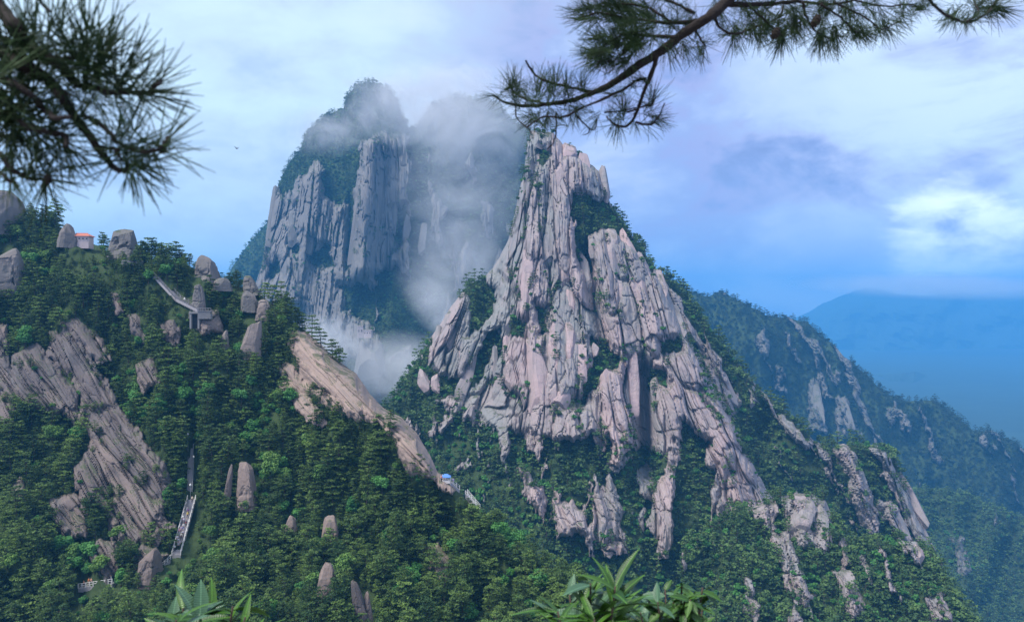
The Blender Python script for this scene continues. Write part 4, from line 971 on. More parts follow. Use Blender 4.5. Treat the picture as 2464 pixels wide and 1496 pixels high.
# ------------------------------------------------------------------ paths, railings, buildings
def step_mesh(w, d, h):
    return MB().box((0, 0, -h / 2), (w, d, h)).mesh('step', M['step'])
def stairway(label, a, b, hill, width=2.0, lift=0.5, name='stone_stairway', rail=True, post_gap=1.3, mat=None, grp=None, railmat=None, side=(-1, 1)):
    pa, pb = hill.at(*a), hill.at(*b)          # a = lower end
    pa.z += lift; pb.z += lift
    d = pb - pa; run = Vector((d.x, d.y, 0)); L = run.length; hd = run.normalized(); rz = math.atan2(hd.y, hd.x) - math.pi / 2
    n = max(4, int(abs(d.z) / 0.20)) if abs(d.z) > 1.0 else max(4, int(L / 0.9))
    root = empty(name, pa); tag(root, label, 'stairway' if abs(d.z) > 1.0 else 'path', grp)
    sm = step_mesh(width, L / n * 1.06, max(0.9, abs(d.z) / n * 2.5))
    for i in range(n):
        o = link('step', sm, root, d * ((i + 0.5) / n)); o.rotation_euler = (0, 0, rz)
    if rail:
        rt = Vector((hd.y, -hd.x, 0)); m = max(3, int(d.length / post_gap))
        pm = MB().box((0, 0, 0.5), (0.16, 0.16, 1.1)).mesh('post', railmat or M['white'])
        for s in side:
            off = rt * (s * width * 0.5)
            for i in range(m + 1):
                link('post', pm, root, d * (i / m) + off)
            for hh in (0.55, 1.0):
                MB().tube([off + Vector((0, 0, hh)), d + off + Vector((0, 0, hh))], 0.05, 5).build('rail', railmat or M['white'], root)
    return pa, d, hd
STAIR = stairway('stone stairway with pale railings climbing past the big bare rock face', (424, 1340), (461, 1205), A, 1.9, 0.5, grp=None)
stairway('upper flight of the stairway hidden among dark pines', (457, 1180), (459, 1080), A, 1.2, 0.3, rail=True, railmat=M['grey_metal'])
PATH1 = stairway('path with white balustrade below the grey rock', (345, 1408), (404, 1350), A, 1.6, 0.6, 'walled_path', True, 0.9, side=(1,))
PATH2 = stairway('level terrace path with white balustrade among lower pines', (195, 1420), (276, 1408), A, 1.8, 0.8, 'terrace_path', True, 0.9, side=(1,))
stairway('long grey stairway running down the crest to the stone platform', (480, 752), (428, 726), A, 1.8, 1.0, 'stone_stairway', True, 1.6, railmat=M['stone'])
stairway('steep grey stairway below the umbrella pine', (428, 726), (374, 668), A, 1.8, 1.0, 'stone_stairway', True, 1.6, railmat=M['stone'])
stairway('small pale stairway below the blue canopy', (1152, 1228), (1122, 1192), A, 1.2, 0.4, 'stone_stairway', True, 1.4)
stairway('pale path stub beside the blue canopy', (1100, 1180), (1070, 1156), A, 1.4, 0.4, 'stone_stairway', True, 1.4)

def masonry(name, label, cat, base, w, d, h, courses, rz=0.0, seed=0, dark=True):
    """battered wall of separate dressed stones"""
    rng_ = random.Random(seed)
    root = empty(name, base, rz); tag(root, label, cat)
    hh = h / courses
    ms = [MB().box((0, 0, 0), (1, 1, 1)).mesh('stone_block', M['stone'])]
    for j in range(courses):
        x = -w / 2; f = 1 - 0.06 * j / courses
        while x < w / 2 - 0.2:
            l = min(rng_.uniform(0.7, 1.4), w / 2 - x)
            o = link('stone_block', ms[0], root, ((x + l / 2) * f, rng_.uniform(-0.03, 0.03), hh * (j + 0.5)))
            o.scale = (l * 0.97, d * f, hh * 0.95)
            x += l
    return root
b = A.at(499, 762); b.y -= 1.5; b.z -= 0.6
plat = masonry('stone_platform', 'square viewing platform of pale dressed stone on the crest', 'platform', b, 3.6, 2.4, 2.2, 5, 0.15, 3)
MB().box((0, 0, 2.3), (3.8, 2.6, 0.16)).build('parapet_slab', M['stone'], plat)
for i in range(6): MB().box((-1.85 + i * 0.74, -1.2, 2.7), (0.12, 0.12, 0.7)).build('post', M['stone'], plat)
MB().tube([(-1.85, -1.2, 3.05), (1.9, -1.2, 3.05)], 0.07, 5).build('rail', M['stone'], plat)
b = A.at(474, 788); b.y -= 1.2; b.z -= 0.3
arch = empty('stone_gateway', b); tag(arch, 'dark gateway under the end of the crest stairway', 'gateway')
for s in (-1, 1): MB().box((s * 1.15, 0, 2.2), (0.5, 1.2, 4.4)).build('jamb', M['stone'], arch)
MB().box((0, 0, 4.6), (2.9, 1.4, 0.5)).build('lintel', M['stone'], arch); MB().box((0, 0.4, 2.2), (1.8, 0.2, 4.4)).build('door', M['dark'], arch)
b = A.at(322, 640); b.y -= 0.8
masonry('retaining_wall', 'low grey stone wall below the dark rounded hump', 'wall', b, 6.4, 0.8, 1.7, 4, 0.1, 5)

def house(name, label, base, w, d, h, roofh, wallm, roofm, rz=0, nwin=4, flat=False, cat='building'):
    root = empty(name, base, rz); tag(root, label, cat)
    MB().box((0, 0, h / 2 - 1), (w, d, h + 2)).build('wall', wallm, root)
    e = 0.5
    if flat:
        rf = MB().box((0, 0, h + 0.15), (w + 0.6, d + 0.6, 0.34)).build('roof', roofm, root)
    else:
        x, y = w / 2 + e, d / 2 + e; r = x - d * 0.45
        rf = MB().poly([(-x, -y, h), (x, -y, h), (x, y, h), (-x, y, h), (-r, 0, h + roofh), (r, 0, h + roofh)], [(0, 1, 5, 4), (1, 2, 5), (2, 3, 4, 5), (3, 0, 4), (3, 2, 1, 0)]).build('roof', roofm, root)
        MB().tube([(-r, 0, h + roofh), (r, 0, h + roofh)], 0.14, 6).build('ridge', roofm, rf)
    for i in range(nwin):
        x = -w / 2 + w * (i + 0.5) / nwin
        wd = MB().box((x, -d / 2 - 0.03, h * 0.55), (w / nwin * 0.34, 0.1, h * 0.26)).build('window', M['dark'], root)
        MB().box((x, -d / 2 - 0.07, h * 0.55 - h * 0.15), (w / nwin * 0.42, 0.2, 0.12)).build('sill', M['white'], wd)
    return root
b = A.at(208, 592); b.y -= 2.5; b.z += 0.9
house('red_roofed_building', 'long low building with a red roof on the spur crest', b, 5.6, 3.4, 1.9, 1.0, M['pale_wall'], M['red_roof'], 0.08, 5)
b = C.at(880, 806, True); b.y -= 30
house('pale_building', 'pale flat-roofed tower block on the rock knoll in the mist', b, 6.0, 6, 10, 0, M['pale_wall'], M['pale_wall'], 0.2, 2, True)
b = C.at(899, 806, True); b.y -= 32
house('pale_annex', 'lower pale flat-roofed annex beside the tower block', b, 8, 6, 6, 0, M['pale_wall'], M['pale_wall'], -0.05, 3, True)
# blue canopy stall at the foot of the spine
b = A.at(1074, 1158); b.y -= 1.2
st = empty('canopy_stall', b); st.scale = (.72, .72, .72); tag(st, 'small stall with a bright blue canopy at the foot of the spine', 'stall')
MB().poly([(-1.6, -1.3, 2.1), (1.6, -1.3, 2.1), (1.6, 1.3, 2.1), (-1.6, 1.3, 2.1), (-0.4, 0, 3.0), (0.4, 0, 3.0)], [(0, 1, 5, 4), (1, 2, 5), (2, 3, 4, 5), (3, 0, 4), (3, 2, 1, 0)]).build('canopy', M['blue'], st)
MB().box((0, -1.3, 2.0), (3.2, 0.05, 0.22)).build('valance', M['blue'], st)
for sx in (-1, 1):
    for sy in (-1, 1): MB().tube([(sx * 1.5, sy * 1.2, -0.3), (sx * 1.5, sy * 1.2, 2.1)], 0.05, 6).build('post', M['white'], st)
MB().box((0, -0.7, 0.5), (2.6, 0.6, 1.0)).build('counter', M['white'], st)
# lamp posts
def lamp(px, py, hill, label, h=4.0, globe=0.28):
    b = hill.at(px, py); r = empty('lamp_post', b); tag(r, label, 'lamp post', 'lamps along the stairways')
    MB().tube([(0, 0, -0.5), (0, 0, h * .6), (0, 0, h)], [0.09, 0.07, 0.05], 8).build('pole', M['grey_metal'], r)
    MB().tube([(0, 0, h - 0.05), (0, 0, h + 0.05), (0, 0, h + globe), (0, 0, h + 2 * globe)], [0.06, globe * .7, globe, globe * .35], 10).build('lantern', M['white'], r, True)
    MB().tube([(0, 0, h + 2 * globe), (0, 0, h + 2 * globe + 0.12)], [globe * .5, 0.03], 8).build('cap', M['grey_metal'], r)
lamp(444, 735, A, 'lamp with white globe beside the crest stairway', 1.6, 0.35)
lamp(458, 1200, A, 'lamp post at the head of the crowded stairway', 3.2, 0.3)
lamp(466, 1150, A, 'tall lamp post rising from dark pines above the stairway', 5.2, 0.26)
lamp(452, 1085, A, 'topmost lamp post half hidden in dark pines', 4.2, 0.26)

# ------------------------------------------------------------------ people
def skinned(name, nodes, edges, mat, parent, root=0, sub=1):
    me = bpy.data.meshes.new(name); me.from_pydata([n[:3] for n in nodes], edges, [])
    me.materials.append(mat)
    o = link(name, me, parent)
    md = o.modifiers.new('skin', 'SKIN'); md.use_smooth_shade = True
    lay = me.skin_vertices[0].data if me.skin_vertices else None
    if lay is not None:
        for i, n_ in enumerate(nodes):
            lay[i].radius = (n_[3], n_[4] if len(n_) > 4 else n_[3]); lay[i].use_root = (i == root)
    sb = o.modifiers.new('subdiv', 'SUBSURF'); sb.levels = sub; sb.render_levels = sub
    return o
SKIN = plain_mat('skin', (0.55, 0.36, 0.27), 0.6, 0.1, 5.0); HAIR = plain_mat('hair', (0.02, 0.016, 0.014), 0.6, 0.3, 20.0)
CL = {}
def cloth(c):
    if c not in CL: CL[c] = plain_mat('cloth_%d' % len(CL), c, 0.85, 0.15, 8.0)
    return CL[c]
def person(loc, rz, label, shirt, trousers, stride=0.16, arm=0.2, h=1.70, hat=None, sit=False, pack=None, grp='walkers on the paths'):
    k = h / 1.70
    r = empty('person', loc, rz); r.scale = (k, k, k); tag(r, label, 'person', grp)
    hipz = 0.90 if not sit else 0.50
    def legs(e):
        n = [(0, 0, hipz + 0.03, .125 + e, .105 + e)]; ed = []
        for s in (-1, 1):
            kx = s * 0.10; fy = stride * s
            if sit: pts_ = [(kx, 0, hipz, .085), (kx, 0.40, hipz + 0.02, .07), (kx, 0.42, 0.10, .048)]
            else: pts_ = [(kx, 0, hipz - 0.06, .085), (kx, fy * .6 + .03, 0.49, .062), (kx, fy, 0.11, .046)]
            prev = 0
            for q in pts_: n.append((q[0], q[1], q[2], q[3] + e)); ed.append((prev, len(n) - 1)); prev = len(n) - 1
            if e == 0:
                n.append((kx, pts_[-1][1] + 0.14, 0.045, .042, .035)); ed.append((prev, len(n) - 1))
        return n, ed
    def torso(n, ed, e, full):
        b = 0; base = hipz
        def add(q, p): n.append(q); ed.append((p, len(n) - 1)); return len(n) - 1
        w = add((0, 0, base + 0.18, .125 + e, .095 + e), b); ch = add((0, 0.01, base + 0.40, .155 + e, .11 + e), w); nk = add((0, 0.0, base + 0.53, .06 + e, .06 + e), ch)
        for s in (-1, 1):
            sh = add((s * 0.17, 0, base + 0.48, .062 + e), ch); el = add((s * 0.215, -0.02 + arm * 0.3 * s, base + 0.22, .046 + e), sh)
            if full:
                wr = add((s * 0.22, 0.12 + arm * 0.5 * s, base + 0.02, .034), el); hd_ = add((s * 0.215, 0.16 + arm * .55 * s, base - 0.06, .036, .022), wr)
                for fx in (-.022, -.007, .008, .022): add((s * 0.215 + fx, 0.175 + arm * .55 * s, base - 0.14 + abs(fx), .009), hd_)
                add((s * 0.185, 0.19 + arm * .55 * s, base - 0.09, .010), hd_)
            else: add((s * 0.219, 0.04 + arm * 0.4 * s, base + 0.11, .044 + e), el)
        if full:
            hh = add((0, 0.015, base + 0.61, .058, .062), nk); m_ = add((0, 0.02, base + 0.70, .076, .092), hh); add((0, 0.0, base + 0.785, .06, .07), m_)
            add((0, 0.115, base + 0.69, .014), m_)
            for s in (-1, 1): add((s * .082, 0.0, base + .70, .014), m_)
        return n, ed
    n, ed = legs(0); n, ed = torso(n, ed, 0, True); skinned('body', n, ed, SKIN, r)
    n, ed = legs(0.014); skinned('trousers', n, ed, cloth(trousers), r)
    n, ed = torso([(0, 0, hipz + 0.0, .135, .115)], [], 0.018, False); skinned('jacket', n, ed, cloth(shirt), r)
    skinned('hair' if hat is None else 'hat', [(0, -0.015, hipz + 0.75, .088, .098), (0, -0.02, hipz + 0.83, .06, .07)] + ([] if hat is None else [(0, 0.13, hipz + 0.76, .05, .02)]), [(0, 1)] + ([] if hat is None else [(0, 2)]), HAIR if hat is None else cloth(hat), r)
    if pack: skinned('backpack', [(0, -0.17, hipz + 0.14, .12, .08), (0, -0.17, hipz + 0.42, .12, .08)], [(0, 1)], cloth(pack), r)
    return r
def on_stair(st, t, off=0.0):
    pa, d, hd = st; rt = Vector((hd.y, -hd.x, 0)); return pa + d * t + rt * off
W_, DK, RD, BL, OR, PK, YL, GY = (.75, .75, .74), (.03, .03, .045), (.5, .05, .05), (.08, .13, .4), (.75, .27, .10), (.7, .35, .4), (.7, .55, .12), (.25, .25, .27)
PEOPLE = [(0.06, -.6, 0.0, 'person in white shirt and dark trousers at the foot of the crowded stairway', W_, DK, None, None), (0.13, .3, 3.1, 'person in pale pink jacket descending low on the stairway', (.72, .6, .62), DK, None, None),
 (0.22, -.5, 3.1, 'person in white top with dark backpack straps low on the stairway', (.7, .68, .75), BL, None, None), (0.30, .4, 0.1, 'person with black backpack climbing the middle of the stairway', (.6, .58, .7), DK, None, DK),
 (0.38, -.2, 3.2, 'person in lilac jacket on the middle of the stairway', (.55, .45, .62), GY, None, None), (0.48, .5, 0.0, 'person in dark jacket with red pack climbing the stairway', DK, DK, None, RD),
 (0.58, -.5, 3.1, 'person in white jacket and white hat high on the stairway', W_, GY, W_, None), (0.70, .2, 0.2, 'person in purple jacket high on the stairway', (.25, .12, .3), DK, None, None), (0.93, 0.4, 3.1, 'person in cream shirt at the head of the stairway under the lamp', (.78, .66, .5), DK, None, None)]
PEOPLE += [(0.10, 0.1, 3.0, 'person in grey coat low on the stairway', (.5, .5, .52), DK, None, None), (0.17, -.1, 0.1, 'person in white jacket with blue pack low on the stairway', W_, GY, None, BL), (0.26, 0.2, 3.1, 'person in cream top and white hat on the stairway', (.75, .7, .6), DK, W_, None),
 (0.34, -.5, 0.2, 'person in pink coat in the middle of the stairway', PK, W_, None, None), (0.43, 0.1, 3.2, 'person in white shirt in the middle of the stairway', W_, BL, None, None), (0.53, -.2, 0.1, 'person in pale violet coat above the middle of the stairway', (.62, .55, .72), GY, None, None), (0.64, 0.3, 3.0, 'person in yellow jacket high on the stairway', YL, DK, None, None), (0.78, -.3, 0.1, 'person in grey shirt near the head of the stairway', GY, W_, None, None)]
for (t, off, rz, lb, s_, tr_, ht, pk_) in PEOPLE: person(on_stair(STAIR, t, off), rz, lb, s_, tr_, hat=ht, pack=pk_)
person(on_stair(PATH1, 0.04, -.2), 1.2, 'person in white hat and pale jacket at the bend of the balustrade', (.75, .7, .68), GY, hat=W_)
person(on_stair(PATH1, 0.0, .5), 2.2, 'person in white shirt standing beside the one in the white hat', W_, DK)
person(on_stair(PATH1, 0.30, -.3), 0.6, 'person in dark jacket leaning near the balustrade under the rock', (.10, .06, .06), DK)
person(on_stair(PATH2, 0.06, -.3), 1.9, 'person in orange jacket seated at the end of the terrace', OR, DK, sit=True)
person(on_stair(PATH2, 0.20, -.4), 3.0, 'person in orange coat standing at the terrace balustrade', OR, (.5, .3, .2))
person(on_stair(PATH2, 0.30, -.1), 2.6, 'person in peach jacket beside the orange coat', (.8, .42, .3), DK)
person(on_stair(PATH2, 0.80, -.3), 1.2, 'person in red jacket on the terrace path', RD, DK)
person(on_stair(PATH2, 0.90, .1), 2.0, 'person in white coat at the far end of the terrace', W_, GY)
b = A.at(1090, 1172); b.z += 0.6
person(b, 0.5, 'person in lilac coat below the blue canopy', (.62, .5, .72), W_)
b = A.at(1064, 1160); b.z += 0.5; b.y -= 2
person(b, 0.5, 'person in salmon jacket next to the blue canopy', (.85, .35, .3), DK)

# ------------------------------------------------------------------ bird
bp_ = P(570, 358, 90); bd = empty('bird', bp_, 0.8); tag(bd, 'small dark bird gliding in the open sky', 'bird')
DARKB = plain_mat('dark_feather', (0.03, 0.03, 0.035), 0.7, 0.2, 20.0)
bb = MB().tube([(0, -.20, -.02), (0, -.14, 0), (0, 0, .02), (0, .12, .03), (0, .19, .035), (0, .24, .03)], [.012, .05, .065, .05, .035, .006], 8).build('body', DARKB, bd, True)
for s in (-1, 1):
    MB().poly([(s * .03, .10, .03), (s * .18, .13, .16), (s * .34, .04, .26), (s * .2, -.02, .16), (s * .03, -.06, .03), (s * .03, .10, .015), (s * .18, .13, .145), (s * .34, .04, .25), (s * .2, -.02, .145), (s * .03, -.06, .015)],
              [(0, 1, 3, 4), (1, 2, 3), (9, 8, 6, 5), (8, 7, 6), (0, 5, 6, 1), (1, 6, 7, 2), (2, 7, 8, 3), (3, 8, 9, 4)]).build('wing', DARKB, bd)
MB().poly([(-.02, -.18, 0), (.02, -.18, 0), (.06, -.34, -.01), (-.06, -.34, -.01), (0, -.26, .015)], [(0, 1, 4), (1, 2, 4), (2, 3, 4), (3, 0, 4), (3, 2, 1, 0)]).build('tail', DARKB, bd)

# ------------------------------------------------------------------ overhanging pine branches
def needle_mesh(seed, n=46, L=0.07, cone=1.15, th=0.0007, upbias=0.0, bare=0.012):
    rng = np.random.default_rng(seed); V = []; Fc = []
    for i in range(n):
        a = rng.random() * 6.283; c = abs(rng.normal()) * cone * 0.62 + 0.08; c = min(c, 1.9)
        d = np.array([math.sin(c) * math.cos(a), math.sin(c) * math.sin(a), math.cos(c)]); d[1] += 0; d /= np.linalg.norm(d)
        o = np.array([0, 0, -rng.random() * L * 0.7]) + d * bare * 0.3
        l = L * (0.75 + 0.35 * rng.random())
        u = np.cross(d, [0.3, 0.5, 0.8]); u /= np.linalg.norm(u); w = np.cross(d, u)
        bend = rng.normal(size=3) * 0.06 * l
        b = len(V)
        for t, k in ((0, 1.0), (0.55, 1.0), (1.0, 0.45)):
            ctr = o + d * l * t + bend * t * t
            for q in range(3):
                V.append(ctr + (u * math.cos(q * 2.094) + w * math.sin(q * 2.094)) * th * k)
        for s in range(2):
            for q in range(3):
                q2 = (q + 1) % 3; Fc.append([b + s * 3 + q, b + s * 3 + q2, b + s * 3 + 3 + q2, b + s * 3 + 3 + q])
    return mesh_np('needle_tuft', np.array(V), np.array(Fc), M['needle'], True)
TUFTS_L = [needle_mesh(650 + i, 17 + 3 * (i % 4), 0.080 + 0.005 * (i % 3), (0.8, 1.1, 1.4, 1.7)[i % 4], 0.0010) for i in range(8)]
TUFTS = [needle_mesh(600 + i, 22 + 3 * i, 0.066 + 0.004 * (i % 3), (0.75, 1.0, 1.25, 1.5)[i % 4]) for i in range(8)]
def smooth_pts(pts, n=5):
    """Catmull-Rom through the surveyed joints"""
    p = [Vector(q) for q in pts]; p = [p[0] * 2 - p[1]] + p + [p[-1] * 2 - p[-2]]; out = []
    for i in range(1, len(p) - 2):
        for k in range(n):
            t = k / n; a, b, c, d = p[i - 1], p[i], p[i + 1], p[i + 2]
            out.append(0.5 * ((2 * b) + (c - a) * t + (2 * a - 5 * b + 4 * c - d) * t * t + (3 * b - a - 3 * c + d) * t ** 3))
    out.append(p[-2]); return out
def add_tuft(root, p, d, s, r_, k=None, TUFTS=TUFTS):
    me = TUFTS[r_.randrange(8) if k is None else k]
    o = link('needle_tuft', me, root, p)
    o.rotation_euler = d.to_track_quat('Z', 'Y').to_euler(); o.rotation_euler.rotate_axis('Z', r_.random() * 6.28)
    o.scale = (s, s, s)
def branch(label, base, limbs, tufts, conv, Y0, seed, thick=1.0, TS=TUFTS, thin=1.0):
    r_ = random.Random(seed); root = empty('pine_branch', base); tag(root, label, 'branch', 'overhanging pine branches')
    for (pts, w0, w1, dy, fur) in limbs:
        q = []
        for i, (x, y) in enumerate(pts):
            px, py = conv(x, y); q.append(P(px, py, Y0 + dy * (i / max(1, len(pts) - 1)) + 0.02 * math.sin(i * 2.1 + dy * 9)) - base)
        s = smooth_pts(q); n = len(s)
        s = [v + Vector((r_.uniform(-1, 1), r_.uniform(-1, 1), r_.uniform(-1, 1))) * 0.0012 for v in s]
        MB().tube(s, [(w0 + (w1 - w0) * i / (n - 1)) * thick * (1 + 0.15 * r_.uniform(-1, 1)) / FL * Y0 / 2 for i in range(n)], 8).build('limb' if w0 > 9 else 'twig', M['twig'], root, True)
        if fur and thin > .7:       # needles along the twig
            for i in range(2, n, max(1, int(3 / fur))):
                t = (s[i] - s[i - 1]).normalized(); u = Vector((r_.uniform(-.5, .5), r_.uniform(-.6, .6), r_.uniform(.1, 1.0)))
                add_tuft(root, s[i], (t * 0.5 + u).normalized(), r_.uniform(.65, 1.0), r_, None, TS)
    for (x, y, dx, dy_, dep, s, cnt) in tufts:
        px, py = conv(x, y)
        for k in range(max(1, round(cnt * thin))):
            p = P(px + (r_.uniform(-14, 14) if k else 0), py + (r_.uniform(-14, 14) if k else 0), Y0 + dep + (r_.uniform(-.05, .05) if k else 0)) - base
            d = Vector((dx + r_.uniform(-.35, .35) * (k > 0), r_.uniform(-.5, .5), -dy_ + r_.uniform(-.35, .35) * (k > 0))).normalized()
            add_tuft(root, p, d, s * r_.uniform(.85, 1.1), r_, None if k else 3, TS)
    return root
cr = lambda x, y: (1128.4 + x * 0.5417, y * 0.5417)
LIMBS_R = [([(1300, -160), (1150, 0), (1060, 80), (950, 150), (850, 230), (740, 300), (640, 370), (560, 410), (440, 450), (300, 470), (190, 465), (105, 425)], 30, 5, 0.05, 0),
 ([(250, 270), (290, 330), (340, 360), (430, 385), (560, 412)], 5, 8, 0.03, 0), ([(178, 372), (200, 410), (250, 440), (340, 462)], 3.5, 6, -0.03, 0.6),
 ([(835, 250), (805, 340), (780, 400), (740, 510), (700, 560), (650, 555), (610, 520)], 12, 4, 0.08, 0), ([(785, 350), (740, 360), (700, 390), (620, 430), (500, 480), (420, 520), (330, 520), (250, 570)], 8, 4, -0.05, 0.5),
 ([(740, 545), (800, 555), (825, 540), (850, 500), (870, 460)], 6, 3, 0.04, 0), ([(700, 500), (780, 470), (810, 465), (822, 400)], 5, 3, 0.03, 0), ([(600, 500), (660, 495), (740, 480)], 4, 3, 0.02, 0.6),
 ([(385, 500), (386, 590), (370, 640), (345, 666)], 4.5, 2.5, -0.03, 0), ([(205, 470), (215, 530), (260, 570), (280, 595)], 4, 2.5, -0.02, 0), ([(480, 515), (520, 560), (555, 577), (567, 530)], 4, 2.5, 0.02, 0), ([(535, 570), (528, 592), (508, 600)], 3, 1.8, 0.0, 0),
 ([(1040, 90), (950, 100), (850, 100), (700, 80), (580, 60), (490, 80)], 11, 4, 0.10, 0.8), ([(930, 165), (800, 160), (700, 150), (620, 190), (545, 245)], 9, 4, -0.06, 0.9), ([(760, 155), (700, 220), (640, 270), (570, 275)], 6, 3, -0.08, 0.8),
 ([(900, 100), (800, 40), (700, 20), (600, 25)], 7, 3, 0.12, 0.9), ([(1000, 60), (900, 10), (780, -30), (660, -40)], 8, 4, 0.12, 0.8),
 ([(1130, 20), (1300, 22), (1450, 8), (1600, 20), (1720, 0)], 13, 6, 0.2, 0.7), ([(1080, 70), (1120, 130), (1180, 152), (1250, 130), (1370, 80), (1400, 10)], 7, 4, 0.15, 0.5),
 ([(1240, 20), (1300, 80), (1380, 150), (1400, 165)], 7, 3, 0.18, 0.6), ([(1480, 10), (1500, 80), (1540, 140), (1610, 180)], 7, 3, 0.22, 0.6), ([(1560, 20), (1650, 80), (1700, 130), (1740, 150)], 6, 3, 0.26, 0.7), ([(1620, 10), (1760, 80), (1830, 130), (1900, 100)], 5, 3, 0.28, 0.4), ([(1700, 0), (1850, 30), (1960, 20), (2010, 45)], 5, 3, 0.3, 0.5),
 ([(2030, -20), (2060, 20), (2120, 70), (2210, 100), (2300, 60), (2345, 0)], 8, 6, 0.3, 0.3), ([(2210, 100), (2260, 60), (2240, 0)], 5, 3, 0.3, 0.4), ([(1000, 130), (1030, 180), (1050, 210)], 7, 3, 0.1, 0.5), ([(1330, -60), (1500, -30), (1700, -50), (1900, -40), (2060, -10)], 16, 8, 0.3, 0.3)]
TUFT_R = [(180, 378, -.3, -.9, 0, .95, 2), (105, 425, -1, -.1, 0, .8, 1), (300, 380, .1, -1, 0, 1.0, 3), (380, 380, .0, -1, 0, 1.1, 4), (430, 400, .1, -1, 0, 1., 2), (510, 390, .05, -1, 0, .8, 2), (250, 430, -.3, -1, 0, .8, 2), (200, 445, -.4, -.9, 0, .8, 2),
 (685, 480, -.1, -1, 0.05, .9, 2), (815, 440, .2, -1, .05, 1., 2), (825, 540, .9, -.2, .05, 1.0, 3), (640, 560, -.4, 1, .05, .9, 2), (740, 560, .3, 1, .05, .7, 1), (450, 520, .2, 1, 0, .8, 2), (350, 530, .1, 1, 0, .9, 2), (270, 540, -.8, .5, 0, .9, 2), (560, 540, -.5, .9, 0, .8, 1),
 (500, 78, -1, -.1, .1, 1.0, 4), (540, 60, -.9, -.4, .1, 1., 3), (560, 170, -.9, .0, -.05, 1., 4), (560, 250, -1, .1, -.05, 1.1, 5), (600, 270, -.8, .4, -.05, 1., 4), (640, 200, -.8, -.2, -.05, 1., 4), (700, 160, -.6, -.5, 0, 1., 4), (640, 60, -.6, -.6, .1, 1., 5), (720, 40, -.5, -.7, .1, 1., 5), (600, 20, -.8, -.4, .1, 1., 5), (800, 60, -.5, -.5, .1, 1., 4), (780, 130, -.6, .2, 0, 1., 4), (690, 110, -.7, .1, 0, 1., 4), (740, 200, -.5, .5, 0, 1., 4), (680, 290, -.6, .5, 0, 1., 3), (900, 220, .1, 1, .1, 1., 3), (960, 210, .3, 1, .1, 1., 3), (1045, 220, .0, 1, .1, 1., 3),
 (1180, 160, .2, 1, .15, 1.1, 4), (1250, 140, .2, 1, .15, 1., 4), (1320, 120, .3, .9, .15, 1., 4), (1390, 170, .1, 1, .2, 1.1, 5), (1450, 150, .3, 1, .2, 1.1, 4), (1490, 110, .3, .9, .2, 1., 3), (1610, 185, .1, 1, .2, 1.1, 5), (1560, 170, -.2, 1, .2, 1.1, 4), (1700, 140, .5, .9, .25, 1., 4), (1760, 150, .6, .8, .25, .9, 3), (1850, 130, .4, .9, .28, 1., 4), (1900, 95, 1, .2, .28, 1., 3), (2000, 45, 1, 0, .3, 1., 2), (1300, 60, .4, .7, .15, 1., 4), (1420, 60, .4, .7, .2, 1., 4), (1560, 60, .3, .8, .2, 1., 4), (1680, 60, .5, .7, .25, 1., 4), (1800, 60, .5, .7, .25, 1., 3), (1120, 60, .3, .8, .1, 1., 3), (1220, 50, .3, .8, .15, 1., 3),
 (2120, 60, -.5, .8, .3, .9, 2), (2210, 95, .1, 1, .3, .9, 2), (2290, 60, .8, .5, .3, 1., 3), (2350, 40, 1, .3, .3, 1.1, 4), (2260, 30, .3, -.6, .3, 1., 3)]
RB = P(2300, -700, 2.3)
rb = branch('long sharp dark pine branch reaching in with bare drooping twigs at its tip', RB, LIMBS_R, TUFT_R, cr, 1.95, 71, 1.0, TUFTS, 0.8)
cl = lambda x, y: (x * 0.3232, y * 0.3232)
LIMBS_L = [([(-260, -160), (0, 60), (110, 210), (190, 310), (330, 420), (440, 480), (530, 580), (600, 650)], 34, 14, 0.02, 0.3), ([(-260, 330), (0, 380), (150, 480), (300, 560), (400, 640), (470, 740), (540, 850), (620, 950), (700, 1060), (760, 1140), (820, 1220), (890, 1272), (960, 1250), (1010, 1225)], 26, 8, 0.04, 0.2),
 ([(560, 630), (700, 650), (800, 690), (950, 690), (1100, 690), (1160, 640), (1200, 600)], 12, 7, 0.03, 0.3), ([(620, 860), (720, 910), (830, 1000), (870, 1060), (1000, 1120), (1110, 1125), (1200, 1095), (1250, 1020)], 10, 6, -0.03, 0.3), ([(720, 1080), (790, 1110), (860, 1110), (900, 1180), (960, 1225)], 7, 5, 0.02, 0),
 ([(-200, 1060), (0, 1150), (80, 1250), (200, 1320), (350, 1340)], 12, 8, 0.0, 0), ([(-100, 1220), (0, 1290), (60, 1340), (110, 1362)], 8, 6, 0.0, 0), ([(290, -20), (310, 30), (375, 82)], 7, 5, 0, 0), ([(-200, 620), (0, 600), (120, 640), (240, 720), (330, 820), (420, 880), (530, 870)], 16, 8, -0.05, 0.4), ([(-200, 800), (60, 850), (200, 940), (330, 980), (480, 1010), (490, 1090)], 16, 7, -0.04, 0.4), ([(-200, 480), (60, 470), (200, 440), (330, 430), (480, 440), (600, 420)], 14, 8, 0.05, 0.5), ([(-180, 250), (60, 300), (170, 400), (260, 520), (350, 600)], 14, 7, 0.05, 0.5), ([(-160, 980), (0, 1010), (160, 1040), (260, 1080)], 12, 6, 0.05, 0.5)]
